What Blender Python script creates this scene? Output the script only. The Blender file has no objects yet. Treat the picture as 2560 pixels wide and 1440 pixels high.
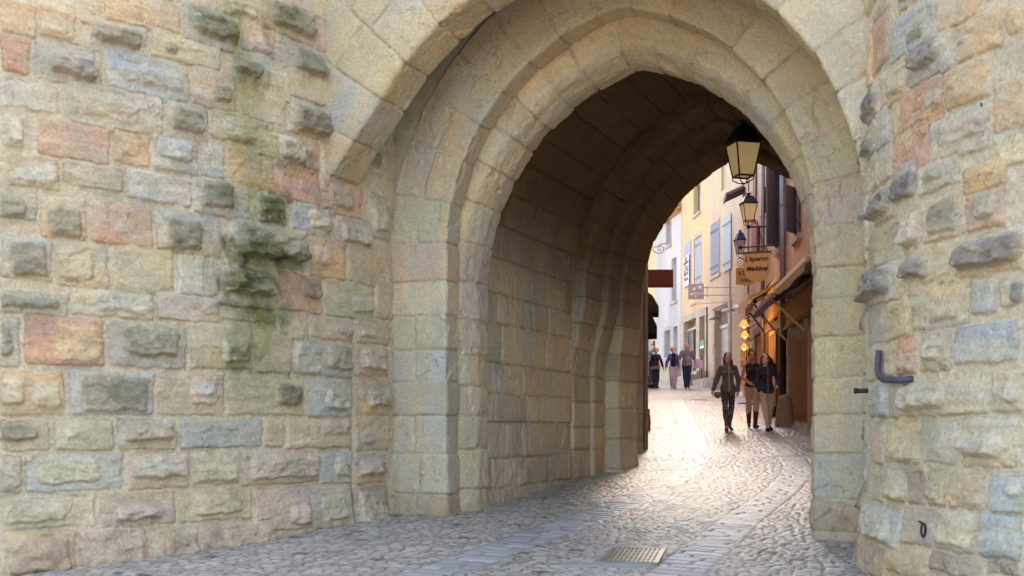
import bpy, bmesh, math, random
import numpy as np
from mathutils import Vector, Matrix
R=math.radians
scene=bpy.context.scene
# ---------------------------------------------------------------- camera
FPX=2800.0; HX=1280.0; HY=1065.0; EYE=1.116
cd=bpy.data.cameras.new('camera'); cam=bpy.data.objects.new('camera',cd); scene.collection.objects.link(cam)
cam.location=(0,0,EYE); cam.rotation_euler=(R(90),0,0)
cd.sensor_width=36; cd.lens=FPX/2560*36; cd.shift_y=(HY-720)/2560; cd.clip_start=.05; cd.clip_end=600
scene.camera=cam
scene.render.resolution_x=1024; scene.render.resolution_y=576
# ---------------------------------------------------------------- sky and sun
SUN_AZ=30.0; SUN_EL=42.0        # veiled evening sun ahead, over the street
w=bpy.data.worlds.new('World'); scene.world=w; w.use_nodes=True
nt=w.node_tree; bg=nt.nodes['Background']; sky=nt.nodes.new('ShaderNodeTexSky')
sky.sky_type='NISHITA'; sky.sun_disc=False; sky.sun_elevation=R(SUN_EL); sky.sun_rotation=R(SUN_AZ)
sky.air_density=1.0; sky.dust_density=5.0; sky.ozone_density=.4
nt.links.new(sky.outputs[0],bg.inputs[0]); bg.inputs[1].default_value=.15
sl=bpy.data.lights.new('sun','SUN'); sun=bpy.data.objects.new('sun',sl); scene.collection.objects.link(sun)
sl.energy=.72; sl.angle=R(12); sl.color=(1,.80,.56)
sd=Vector((math.sin(R(SUN_AZ))*math.cos(R(SUN_EL)),math.cos(R(SUN_AZ))*math.cos(R(SUN_EL)),math.sin(R(SUN_EL))))
sun.rotation_euler=sd.to_track_quat('Z','Y').to_euler(); sun.location=sd*40
scene.view_settings.view_transform='Standard'; scene.view_settings.look='None'; scene.view_settings.gamma=1
scene.view_settings.exposure=3.05
scene.cycles.max_bounces=8; scene.cycles.diffuse_bounces=5
# ---------------------------------------------------------------- helpers
COL=scene.collection
rng=np.random.default_rng(7); random.seed(7)
def lin(r,g,b):
    f=lambda c:(c/255/12.92) if c/255<=.04045 else ((c/255+.055)/1.055)**2.4
    return (f(r),f(g),f(b))
def props(o,label=None,cat=None,group=None,kind=None):
    if label:o['label']=label
    if cat:o['category']=cat
    if group:o['group']=group
    if kind:o['kind']=kind
    return o
def empty(name,loc=(0,0,0),rz=0,label=None,cat=None,group=None):
    o=bpy.data.objects.new(name,None); COL.objects.link(o); o.location=loc; o.rotation_euler=(0,0,rz); o.empty_display_size=.2
    return props(o,label,cat,group)
def link(name,me,mat=None,parent=None,smooth=False):
    if mat is not None and len(me.materials)==0: me.materials.append(mat)
    if smooth:
        me.polygons.foreach_set('use_smooth',np.ones(len(me.polygons),bool))
    o=bpy.data.objects.new(name,me); COL.objects.link(o)
    if parent: o.parent=parent
    return o
def mesh_np(name,V,F,mat=None,parent=None,smooth=True,col=None,uv=None):
    V=np.asarray(V,np.float32).reshape(-1,3); F=np.asarray(F,np.int32)
    me=bpy.data.meshes.new(name); n=len(F); k=F.shape[1]
    me.vertices.add(len(V)); me.vertices.foreach_set('co',V.ravel())
    me.loops.add(n*k); me.loops.foreach_set('vertex_index',F.ravel())
    me.polygons.add(n); me.polygons.foreach_set('loop_start',np.arange(0,n*k,k,dtype=np.int32))
    me.polygons.foreach_set('use_smooth',np.full(n,smooth,bool))
    me.update(calc_edges=True)
    if col is not None:
        a=me.color_attributes.new('col','FLOAT_COLOR','POINT')
        c=np.ones((len(V),4),np.float32); c[:,:3]=np.asarray(col).reshape(-1,3); a.data.foreach_set('color',c.ravel())
    if uv is not None:
        l=me.uv_layers.new(name='UVMap'); l.data.foreach_set('uv',np.asarray(uv,np.float32).reshape(-1,2)[F.ravel()].ravel())
    me.validate()
    return link(name,me,mat,parent)
def grid_faces(n,m,flip=False):
    i=np.arange(n*m).reshape(n,m)
    a,b,c,d=i[:-1,:-1].ravel(),i[1:,:-1].ravel(),i[1:,1:].ravel(),i[:-1,1:].ravel()
    return np.stack([a,d,c,b] if flip else [a,b,c,d],1)
class MB:
    "collects simple solids, builds ONE mesh object"
    def __init__(s): s.v=[]; s.f=[]
    def add(s,V,F):
        o=len(s.v); s.v+=[tuple(p) for p in V]; s.f+=[tuple(i+o for i in f) for f in F]; return s
    def box(s,x0,x1,y0,y1,z0,z1,M=None):
        V=[(x,y,z) for z in (z0,z1) for y in (y0,y1) for x in (x0,x1)]
        if M is not None: V=[M@Vector(p) for p in V]
        return s.add(V,[(0,2,3,1),(4,5,7,6),(0,1,5,4),(1,3,7,5),(3,2,6,7),(2,0,4,6)])
    def bar(s,a,b,w,h=None,up=(0,0,1)):
        h=h or w; a=Vector(a);b=Vector(b);d=(b-a).normalized();u=Vector(up)
        if abs(d.dot(u))>.95:u=Vector((0,1,0))
        x=d.cross(u).normalized(); y=x.cross(d)
        V=[p+x*i*w/2+y*j*h/2 for p in (a,b) for i,j in ((-1,-1),(1,-1),(1,1),(-1,1))]
        return s.add(V,[(3,2,1,0),(4,5,6,7),(0,1,5,4),(1,2,6,5),(2,3,7,6),(3,0,4,7)])
    def tube(s,pts,r,n=8,cap=True):
        pts=[Vector(p) for p in pts]; rr=r if isinstance(r,(list,tuple)) else [r]*len(pts)
        V=[];up=None
        for i,p in enumerate(pts):
            d=(pts[min(i+1,len(pts)-1)]-pts[max(i-1,0)]).normalized()
            if up is None: up=Vector((0,0,1)) if abs(d.z)<.9 else Vector((0,1,0))
            x=d.cross(up).normalized(); up=x.cross(d).normalized()
            V+=[p+(x*math.cos(2*math.pi*k/n)+up*math.sin(2*math.pi*k/n))*rr[i] for k in range(n)]
        F=[(i*n+k,i*n+(k+1)%n,(i+1)*n+(k+1)%n,(i+1)*n+k) for i in range(len(pts)-1) for k in range(n)]
        if cap: F+=[tuple(range(n))[::-1],tuple((len(pts)-1)*n+k for k in range(n))]
        return s.add(V,F)
    def lathe(s,prof,c=(0,0,0),n=16,sq=False,rot=0):
        V=[];
        for r,z in prof:
            for k in range(n):
                a=2*math.pi*k/n+rot; V.append((c[0]+r*math.cos(a),c[1]+r*math.sin(a),c[2]+z))
        F=[(i*n+k,i*n+(k+1)%n,(i+1)*n+(k+1)%n,(i+1)*n+k) for i in range(len(prof)-1) for k in range(n)]
        F+=[tuple(range(n))[::-1],tuple((len(prof)-1)*n+k for k in range(n))]
        return s.add(V,F)
    def prism(s,poly,y0,y1,M=None):
        "poly in xz, extruded y0..y1"
        n=len(poly); V=[(x,y0,z) for x,z in poly]+[(x,y1,z) for x,z in poly]
        if M is not None: V=[M@Vector(p) for p in V]
        return s.add(V,[tuple(range(n)),tuple(range(n,2*n))[::-1]]+[(i,i+n,(i+1)%n+n,(i+1)%n) for i in range(n)])
    def build(s,name,mat,parent=None,smooth=False,bevel=0):
        me=bpy.data.meshes.new(name); me.from_pydata([tuple(p) for p in s.v],[],s.f)
        bm=bmesh.new(); bm.from_mesh(me); bmesh.ops.recalc_face_normals(bm,faces=bm.faces)
        if bevel: bmesh.ops.bevel(bm,geom=[e for e in bm.edges if len(e.link_faces)==2 and e.calc_face_angle(0)>.6],offset=bevel,segments=2,affect='EDGES',profile=.6)
        bm.to_mesh(me); bm.free(); me.update()
        return link(name,me,mat,parent,smooth)
# ---- numpy noise
def vnoise(x,y,seed=0):
    xi=np.floor(x).astype(np.int64); yi=np.floor(y).astype(np.int64); fx=x-xi; fy=y-yi
    fx=fx*fx*(3-2*fx); fy=fy*fy*(3-2*fy)
    def h(a,b):
        n=(a*374761393+b*668265263+seed*1274126177)&0xffffffff
        n=((n^(n>>13))*1274126177)&0xffffffff; return ((n^(n>>16))&0xffff)/65535.0
    return (h(xi,yi)*(1-fx)+h(xi+1,yi)*fx)*(1-fy)+(h(xi,yi+1)*(1-fx)+h(xi+1,yi+1)*fx)*fy
def fbm(x,y,seed=0,o=4,g=.5):
    s=0;a=1;t=0
    for i in range(o): s=s+a*(vnoise(x,y,seed+i*17)*2-1); t+=a; x=x*2.03+3.1; y=y*2.03+1.7; a*=g
    return s/t
def sstep(a,b,x):
    t=np.clip((x-a)/(b-a),0,1); return t*t*(3-2*t)
# ---- materials
MATS={}
def mat(name,color=(.5,.5,.5),rough=.8,metal=0,noise=0,nscale=8,bump=0,bscale=40,emit=0,attr=False,stretch=None,transl=0,spec=None,col2=None):
    if name in MATS: return MATS[name]
    m=bpy.data.materials.new(name); m.use_nodes=True; N=m.node_tree.nodes; L=m.node_tree.links; b=N['Principled BSDF']
    b.inputs['Roughness'].default_value=rough; b.inputs['Metallic'].default_value=metal; b.inputs['Base Color'].default_value=(*color,1)
    if spec is not None: b.inputs['Specular IOR Level'].default_value=spec
    tc=N.new('ShaderNodeTexCoord'); mp=N.new('ShaderNodeMapping'); L.new(tc.outputs['Object'],mp.inputs[0])
    if stretch: mp.inputs['Scale'].default_value=stretch
    src=None
    if attr:
        a=N.new('ShaderNodeAttribute'); a.attribute_name='col'; src=a.outputs['Color']
    if noise:
        n=N.new('ShaderNodeTexNoise'); n.inputs['Scale'].default_value=nscale; n.inputs['Detail'].default_value=6; n.inputs['Roughness'].default_value=.65; L.new(mp.outputs[0],n.inputs[0])
        cr=N.new('ShaderNodeMapRange'); cr.inputs[1].default_value=.25; cr.inputs[2].default_value=.75; cr.inputs[3].default_value=1-noise; cr.inputs[4].default_value=1+noise; L.new(n.outputs[0],cr.inputs[0])
        mx=N.new('ShaderNodeMix'); mx.data_type='RGBA'; mx.blend_type='MULTIPLY'; mx.inputs[0].default_value=1
        mx.inputs[6].default_value=(*color,1)
        if col2 is not None:
            m2=N.new('ShaderNodeMix'); m2.data_type='RGBA'; m2.inputs[6].default_value=(*color,1); m2.inputs[7].default_value=(*col2,1)
            n3=N.new('ShaderNodeTexNoise'); n3.inputs['Scale'].default_value=nscale*.35; n3.inputs['Detail'].default_value=5; L.new(mp.outputs[0],n3.inputs[0])
            r3=N.new('ShaderNodeMapRange'); r3.inputs[1].default_value=.42; r3.inputs[2].default_value=.62; L.new(n3.outputs[0],r3.inputs[0]); L.new(r3.outputs[0],m2.inputs[0]); L.new(m2.outputs[2],mx.inputs[6])
        if src: L.new(src,mx.inputs[6])
        L.new(cr.outputs[0],mx.inputs[7]); src=mx.outputs[2]
    if src: L.new(src,b.inputs['Base Color'])
    if bump:
        n2=N.new('ShaderNodeTexNoise'); n2.inputs['Scale'].default_value=bscale; n2.inputs['Detail'].default_value=8; n2.inputs['Roughness'].default_value=.7; L.new(mp.outputs[0],n2.inputs[0])
        bp=N.new('ShaderNodeBump'); bp.inputs['Strength'].default_value=1; bp.inputs['Distance'].default_value=bump; L.new(n2.outputs[0],bp.inputs['Height']); L.new(bp.outputs[0],b.inputs['Normal'])
    if emit: b.inputs['Emission Color'].default_value=(*color,1); b.inputs['Emission Strength'].default_value=emit
    if transl:
        t=N.new('ShaderNodeBsdfTranslucent'); t.inputs[0].default_value=(*color,1); ms=N.new('ShaderNodeMixShader'); ms.inputs[0].default_value=transl
        out=N['Material Output']; L.new(b.outputs[0],ms.inputs[1]); L.new(t.outputs[0],ms.inputs[2]); L.new(ms.outputs[0],out.inputs[0])
    MATS[name]=m; return m
M_stone=mat('weathered_sandstone',rough=.92,attr=True,noise=.20,nscale=34,bump=.020,bscale=40)
M_dark=mat('shadowy_interior',(.02,.017,.014),rough=.9)  # near-black colour standing in for shade inside openings
M_iron=mat('black_iron',(.012,.012,.013),rough=.5,metal=.6,bump=.001,bscale=60)
M_rust=mat('rusty_iron',(.06,.03,.025),rough=.7,metal=.5,noise=.4,nscale=30,bump=.002,bscale=60)
# ---------------------------------------------------------------- ground profile (world z by distance Y)
_gy=np.array([-60,0,6,9.7,12.5,16,19.2,21.5,23.5,26,30,46,62,120]);_gz=np.array([-1.2,-.62,-.36,-.17,0,.19,.42,.72,.985,1.2,1.5,2.7,3.8,6.0])
_yy=np.linspace(-60,120,1801); _zz=np.interp(_yy,_gy,_gz); _k=np.exp(-np.linspace(-2,2,21)**2); _zz=np.convolve(np.pad(_zz,10,mode='edge'),_k/_k.sum(),'valid')
def G(y): return np.interp(y,_yy,_zz)
def gp(x,y):
    "ground point seen at a photo pixel: bisection along the ray"
    k=(x-HX)/FPX; q=(HY-y)/FPX; a,b=3.0,110.0
    f=lambda Y:EYE+q*Y-float(G(Y))
    for _ in range(60):
        m=(a+b)/2
        if f(m)>0:a=m
        else:b=m
    return Vector((k*a,a,float(G(a))))
TH=R(23.5); CT,ST=math.cos(TH),math.sin(TH); GX,GY=1.183,12.5
def g2w(x,y): return GX+x*CT+y*ST, GY-x*ST+y*CT
# ---------------------------------------------------------------- masonry fields
PK=1.0
def block(u0,u1,v0,v1,c,bosses=(),d=.0,r=.035,rough=.006,chip=0): return dict(u0=u0,u1=u1,v0=v0,v1=v1,c=c,b=bosses,d=d,r=r,rough=rough,chip=chip)
def field(U,V,blocks,mortar,seed=0,gap=.008,wear=.012,var=.10,mrough=.006,strat=1):
    UU,VV=np.meshgrid(U,V,indexing='ij'); n=UU.shape
    H=-.016+mrough*1.3*fbm(UU*22,VV*22,seed)+.010*fbm(UU*2.5,VV*2.5,seed+3)
    base=np.array(mortar)
    f1=fbm(UU*5,VV*5,seed+5); f2=fbm(UU*40,VV*40,seed+6,2)
    C=base[None,None,:]*(1+.14*f1+.13*f2)[...,None]
    wu=wear*fbm(UU*7,VV*7,seed+11)+.006*fbm(UU*30,VV*30,seed+14,2); wv=wear*fbm(UU*7,VV*7,seed+12)+.006*fbm(UU*30,VV*30,seed+15,2)
    st=fbm(UU*1.6+wu*8,VV*11+wv*8,seed+21,4); st2=fbm(UU*9,VV*16,seed+22,4); cn=fbm(UU*3.3,VV*5,seed+31); cn2=fbm(UU*14,VV*14,seed+33,3); cn3=fbm(UU*1.7,VV*6,seed+37,3)
    rid=1-np.abs(fbm(UU*3.1+wu*20,VV*5.2+wv*20,seed+41,4))*1.0; crk=sstep(.965,.995,rid)*sstep(.1,.35,fbm(UU*1.3,VV*1.3,seed+43,2)+.15); pit=sstep(.50,.68,fbm(UU*17,VV*17,seed+44,3))
    def rr(u,v,u0,u1,v0,v1,r):
        r=min(r,(u1-u0)*.45,(v1-v0)*.45)
        qx=np.abs(u-(u0+u1)/2)-(u1-u0)/2+r; qy=np.abs(v-(v0+v1)/2)-(v1-v0)/2+r
        return r-np.hypot(np.maximum(qx,0),np.maximum(qy,0))-np.minimum(np.maximum(qx,qy),0)
    for bi,b in enumerate(blocks):
        i0,i1=np.searchsorted(U,b['u0']-.03),np.searchsorted(U,b['u1']+.03); j0,j1=np.searchsorted(V,b['v0']-.03),np.searchsorted(V,b['v1']+.03)
        if i1-i0<2 or j1-j0<2: continue
        sl=(slice(i0,i1),slice(j0,j1)); u=UU[sl]+wu[sl]; v=VV[sl]+wv[sl]
        s=rr(u,v,b['u0']+gap,b['u1']-gap,b['v0']+gap,b['v1']-gap,b['r'])
        m=sstep(-.004,.008,s); rs=np.random.default_rng(seed*1000+bi)
        ph=rs.uniform(-1,1,6)
        h=b['d']+.012*(1-np.exp(-np.maximum(s,0)/.02))+b['rough']*(strat*1.3*st[sl]+1.1*st2[sl]+.8*cn[sl])+ph[0]*.003
        # broken flake
        if b['chip']>0:
            fl=fbm(u*3.1+ph[1]*9,v*3.7+ph[2]*9,seed+51,3); h=h-b['chip']*sstep(.02,.10,fl)
        h=h+(u-(b['u0']+b['u1'])/2)*ph[3]*.010-.007*crk[sl]-.005*pit[sl]
        c=np.array(b['c'])[None,None,:]*(1+var*1.3*cn[sl]+var*.9*cn2[sl]+ph[4]*.04)[...,None]
        tint=np.stack([1+.17*cn3[sl],1+.03*cn3[sl],1-.22*cn3[sl]],-1); c=c*tint
        c=c*(1-.30*crk[sl]-.16*pit[sl])[...,None]
        jl=np.exp(-((s-.002)/.007)**2)*sstep(-.25,.25,fbm(u*6,v*6,seed+71,2)); h=h-.012*jl; c=c*(1-.42*jl)[...,None]
        spk=(f2[sl]>.45)[...,None]; c=np.where(spk,c*1.12,c)
        for (a0,a1,e0,e1,P,bc) in b['b']:
            ub=u+.030*fbm(u*9,v*9,seed+61,3); vb=v+.022*fbm(u*9,v*9,seed+62,3)
            sb=rr(ub,vb,a0,a1,e0,e1,.06)
            # rises gently at the top, breaks off at the lower edge
            low=np.clip((vb-e0)/max(e1-e0,.01),0,1)
            ramp=np.clip(sb/(.022+.035*low),0,1)**.6
            hb=P*PK*ramp*(1-.45*low)*(1+.35*st2[sl]+.3*cn[sl])
            h=h+hb; k=(sstep(-.02,.03,sb)*.85)[...,None]
            if bc is not None: c=c*(1-k)+np.array(bc)[None,None,:]*(1+.22*cn2[sl]+.25*cn[sl]+.15*f2[sl])[...,None]*k
        H[sl]=H[sl]*(1-m)+h*m; C[sl]=C[sl]*(1-m[...,None])+c*m[...,None]
    return UU,VV,H,np.clip(C,.01,1)
def grid_obj(name,P,N,H,C,parent=None,flip=False,m=None):
    C=C*np.array([1.13,1.04,.95])
    V=P+N*H[...,None]
    return mesh_np(name,V,grid_faces(*H.shape,flip),m or M_stone,parent,True,C)
# colour names (albedo)
K={ 'tan':lin(188,170,136),'gry':lin(172,168,150),'blu':lin(164,176,176),'org':lin(206,165,112),'red':lin(196,134,104),'yel':lin(192,180,140),'grn':lin(178,176,142),
    'pnk':lin(188,163,144),'mau':lin(176,160,146),'pal':lin(196,194,178),'drk':lin(122,116,94),'mos':lin(96,98,44),'brn':lin(150,128,108),'lic':lin(138,132,108),'cre':lin(200,186,152),'wht':lin(214,205,180),'gdk':lin(118,112,106)}
_m=np.array(lin(190,176,146))
for _k in K:
    if _k not in('drk','mos','gdk','lic'): K[_k]=tuple(np.array(K[_k])*(.50 if _k in('org','red') else .52)+_m*(.50 if _k in('org','red') else .48))
MORT=lin(198,184,154)
def fill_blocks(u0,u1,zs,seed,pal=('tan','gry','blu','yel','pnk','grn','tan','gry'),wmin=.3,wmax=.75,avoid=(),boss=.4,**kw):
    rs=random.Random(seed); out=[]
    for z0,z1 in zip(zs[:-1],zs[1:]):
        u=u0-rs.random()*.3
        while u<u1:
            ww=rs.uniform(wmin,wmax); bl=(u,min(u+ww,u1+.2),z0,z1)
            cu,cz=(bl[0]+bl[1])/2,(z0+z1)/2
            if not any(a['u0']<bl[1]-.02 and a['u1']>bl[0]+.02 and a['v0']<z1-.03 and a['v1']>z0+.03 for a in avoid):
                bs=()
                if rs.random()<boss:
                    a=bl[0]+ww*rs.uniform(.1,.3); b2=bl[1]-ww*rs.uniform(.1,.3); e0=z0+(z1-z0)*.2; bs=((a,b2,e0,e0+(z1-z0)*.55,rs.uniform(.03,.09),K[rs.choice(['drk','lic','gry'])]),)
                out.append(block(*bl,K[rs.choice(pal)],bs,**kw))
            u+=ww
    return out
# ---------------------------------------------------------------- towers
def tower(name,cx,cy,rad,a_start,sgn,stones,iron,label,seed,u_lo,u_hi,u_vis,moss=None,z_top=10.0,step=.011,seam=None):
    """round tower; u runs along the plan circle from the gate outwards to the camera side"""
    def pos(u): 
        a=a_start+sgn*u/rad; return cx+rad*np.cos(a),cy+rad*np.sin(a),np.cos(a),np.sin(a)
    # photo pixel -> (u,z) on the tower face
    us=np.linspace(u_vis[0]-.3,u_vis[1]+.6,4000); Xs,Ys,_,_=pos(us); pxs=HX+FPX*Xs/Ys
    def uz(x,y):
        i=np.argmin(np.abs(pxs-x)); return us[i],EYE+(HY-y)/FPX*Ys[i]
    bl=[]
    for s in stones:
        x0,y0,x1,y1,c=s[:5]; xm=(x0+x1)/2; ym=(y0+y1)/2
        ua,_=uz(x0,ym);ub,_=uz(x1,ym); _,z0=uz(xm,y1); _,z1=uz(xm,y0); u0,u1=min(ua,ub),max(ua,ub)
        bs=[]
        for t in s[5:]:
            if isinstance(t,tuple):
                bx=(t[0]+t[2])/2; a,_=uz(t[0],t[1]); b2,_=uz(t[2],t[1]); _,e0=uz(bx,t[3]); _,e1=uz(bx,t[1]); bs.append((min(a,b2),max(a,b2),e0,e1,t[4],K[t[5]] if t[5] else None))
        bl.append(block(u0,u1,z0,z1,K[c],bs,d=rng.uniform(-.004,.008),r=.03,rough=.011 if bs else .009,chip=.012 if rng.random()<.45 else 0))
    zs=[-1.0,-.62,-.3,-.02,.26,.6,.93,1.22,1.6,1.98,2.25,2.62,3.0,3.4,3.72,4.08,4.45,4.8,5.2,5.6,6.0,6.4,6.8,7.2]
    bl=fill_blocks(u_lo,u_hi,zs,seed,avoid=bl,wmin=.25,wmax=.5,rough=.009)+bl
    U=np.concatenate([np.arange(u_lo,u_vis[0]-.15,.12),np.arange(u_vis[0]-.15,u_vis[1]+.25,step),np.arange(u_vis[1]+.25,u_hi,.05)])
    V=np.concatenate([np.arange(-1.2,-.35,.05),np.arange(-.35,5.75,step),np.arange(5.75,z_top+.1,.12)])
    UU,VV,H,C=field(U,V,bl,MORT,seed,gap=.010,wear=.020,var=.15,mrough=.010)
    # the foot of the wall bulges and is worn
    foot=np.clip((.55-VV)/.75,0,1); H+=.10*foot**1.5*(1+.5*fbm(UU*2,VV*2,seed+71))+.02*foot*fbm(UU*6,VV*6,seed+72)
    k=(.55*sstep(.35,-.25,VV+.25*fbm(UU*2.2,VV*3,seed+73)))[...,None]; C=C*(1-k)+C*np.array([.80,.66,.58])*k
    if moss:
        mk=0
        for (x,y,rx,ry,st) in moss:
            u0,z0=uz(x,y); ux,_=uz(x+rx,y); ru=abs(ux-u0); _,zz=uz(x,y+ry); rz=abs(zz-z0)
            q=np.hypot((UU-u0)/ru,(VV-z0)/rz)+.55*fbm(UU*5,VV*4,seed+81)+.3*fbm(UU*18,VV*14,seed+82,3); mk=np.maximum(mk,st*sstep(1.15,.35,q))
        us0,_=uz(640,400); streak=np.clip(1-np.abs(UU-us0-.10*fbm(UU*0+1.3,VV*1.3,seed+84)-.12*(VV-3.2))/(.55-.05*VV),0,1)*sstep(.9,1.9,VV)*sstep(-.45,.35,fbm(UU*6,VV*1.6,seed+85,4)+.25)
        bk=(.75*streak)[...,None]; C=C*(1-bk)+C*np.array([.52,.60,.30])*bk*1.0
        tone=sstep(-.3,.4,fbm(UU*9,VV*9,seed+83))[...,None]; mc=np.array(lin(50,60,18))*(1-tone)+np.array(lin(98,104,44))*tone
        mk=(mk*(.55+.45*sstep(-.3,.3,fbm(UU*7,VV*5,seed+86))))[...,None]; C=C*(1-mk*.95)+mc*mk*.95
    sm=(.42*sstep(.0,.45,fbm(UU*2.4,VV*3.2,seed+95,5)))[...,None]; C=C*(1-sm)+np.array(MORT)*(1+.12*fbm(UU*30,VV*30,seed+96,2))[...,None]*.96*sm
    lk=(.38*sstep(.15,.5,fbm(UU*3,VV*3,seed+91,5)))[...,None]; C=C*(1-lk)+np.array(lin(150,146,124))*lk
    pk=sstep(.50,.62,fbm(UU*28,VV*28,seed+92,3))[...,None]*.35; C=C*(1-pk)+np.array(lin(214,206,184))*pk
    if seam: us_,z1_=uz(seam[0],seam[1]); _,z0_=uz(seam[0],seam[2]); q=np.exp(-((UU-us_-.015*fbm(UU*0+.3,VV*3,seed+5))/.014)**2)*sstep(z0_-.1,z0_,VV)*sstep(z1_+.03,z1_-.03,VV); H-=.05*q; C=C*(1-.6*q)[...,None]
    X,Y,nx,ny=pos(UU); P=np.stack([X,Y,VV],-1); Nn=np.stack([nx,ny,np.zeros_like(nx)],-1)
    root=empty(name,(cx,cy,0),0,label,'tower')
    def loc(A): A=A.copy(); A[...,0]-=cx; A[...,1]-=cy; return A
    grid_obj('bossed_wall',loc(P),Nn,H,C,root,flip=(sgn<0))
    # the rest of the drum, out of the photo's sight
    a0=a_start+sgn*(u_hi-.05)/rad; a1=a_start+sgn*(2*math.pi*rad+u_lo)/rad; aa=np.linspace(a0,a1,60); rr_=rad-.02
    mb=MB(); V2=[(rr_*math.cos(a),rr_*math.sin(a),z) for z in (-1.2,z_top) for a in aa]; n=60
    F=[(i,i+1,n+i+1,n+i) for i in range(n-1)]+[tuple(range(n,2*n))]; mb.add(V2,F)
    mb.build('rear_wall',mat('plain_masonry',lin(180,170,142),.9,noise=.2,nscale=4,bump=.02,bscale=12),root)
    for t in iron: pass
    return root,uz,pos
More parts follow.
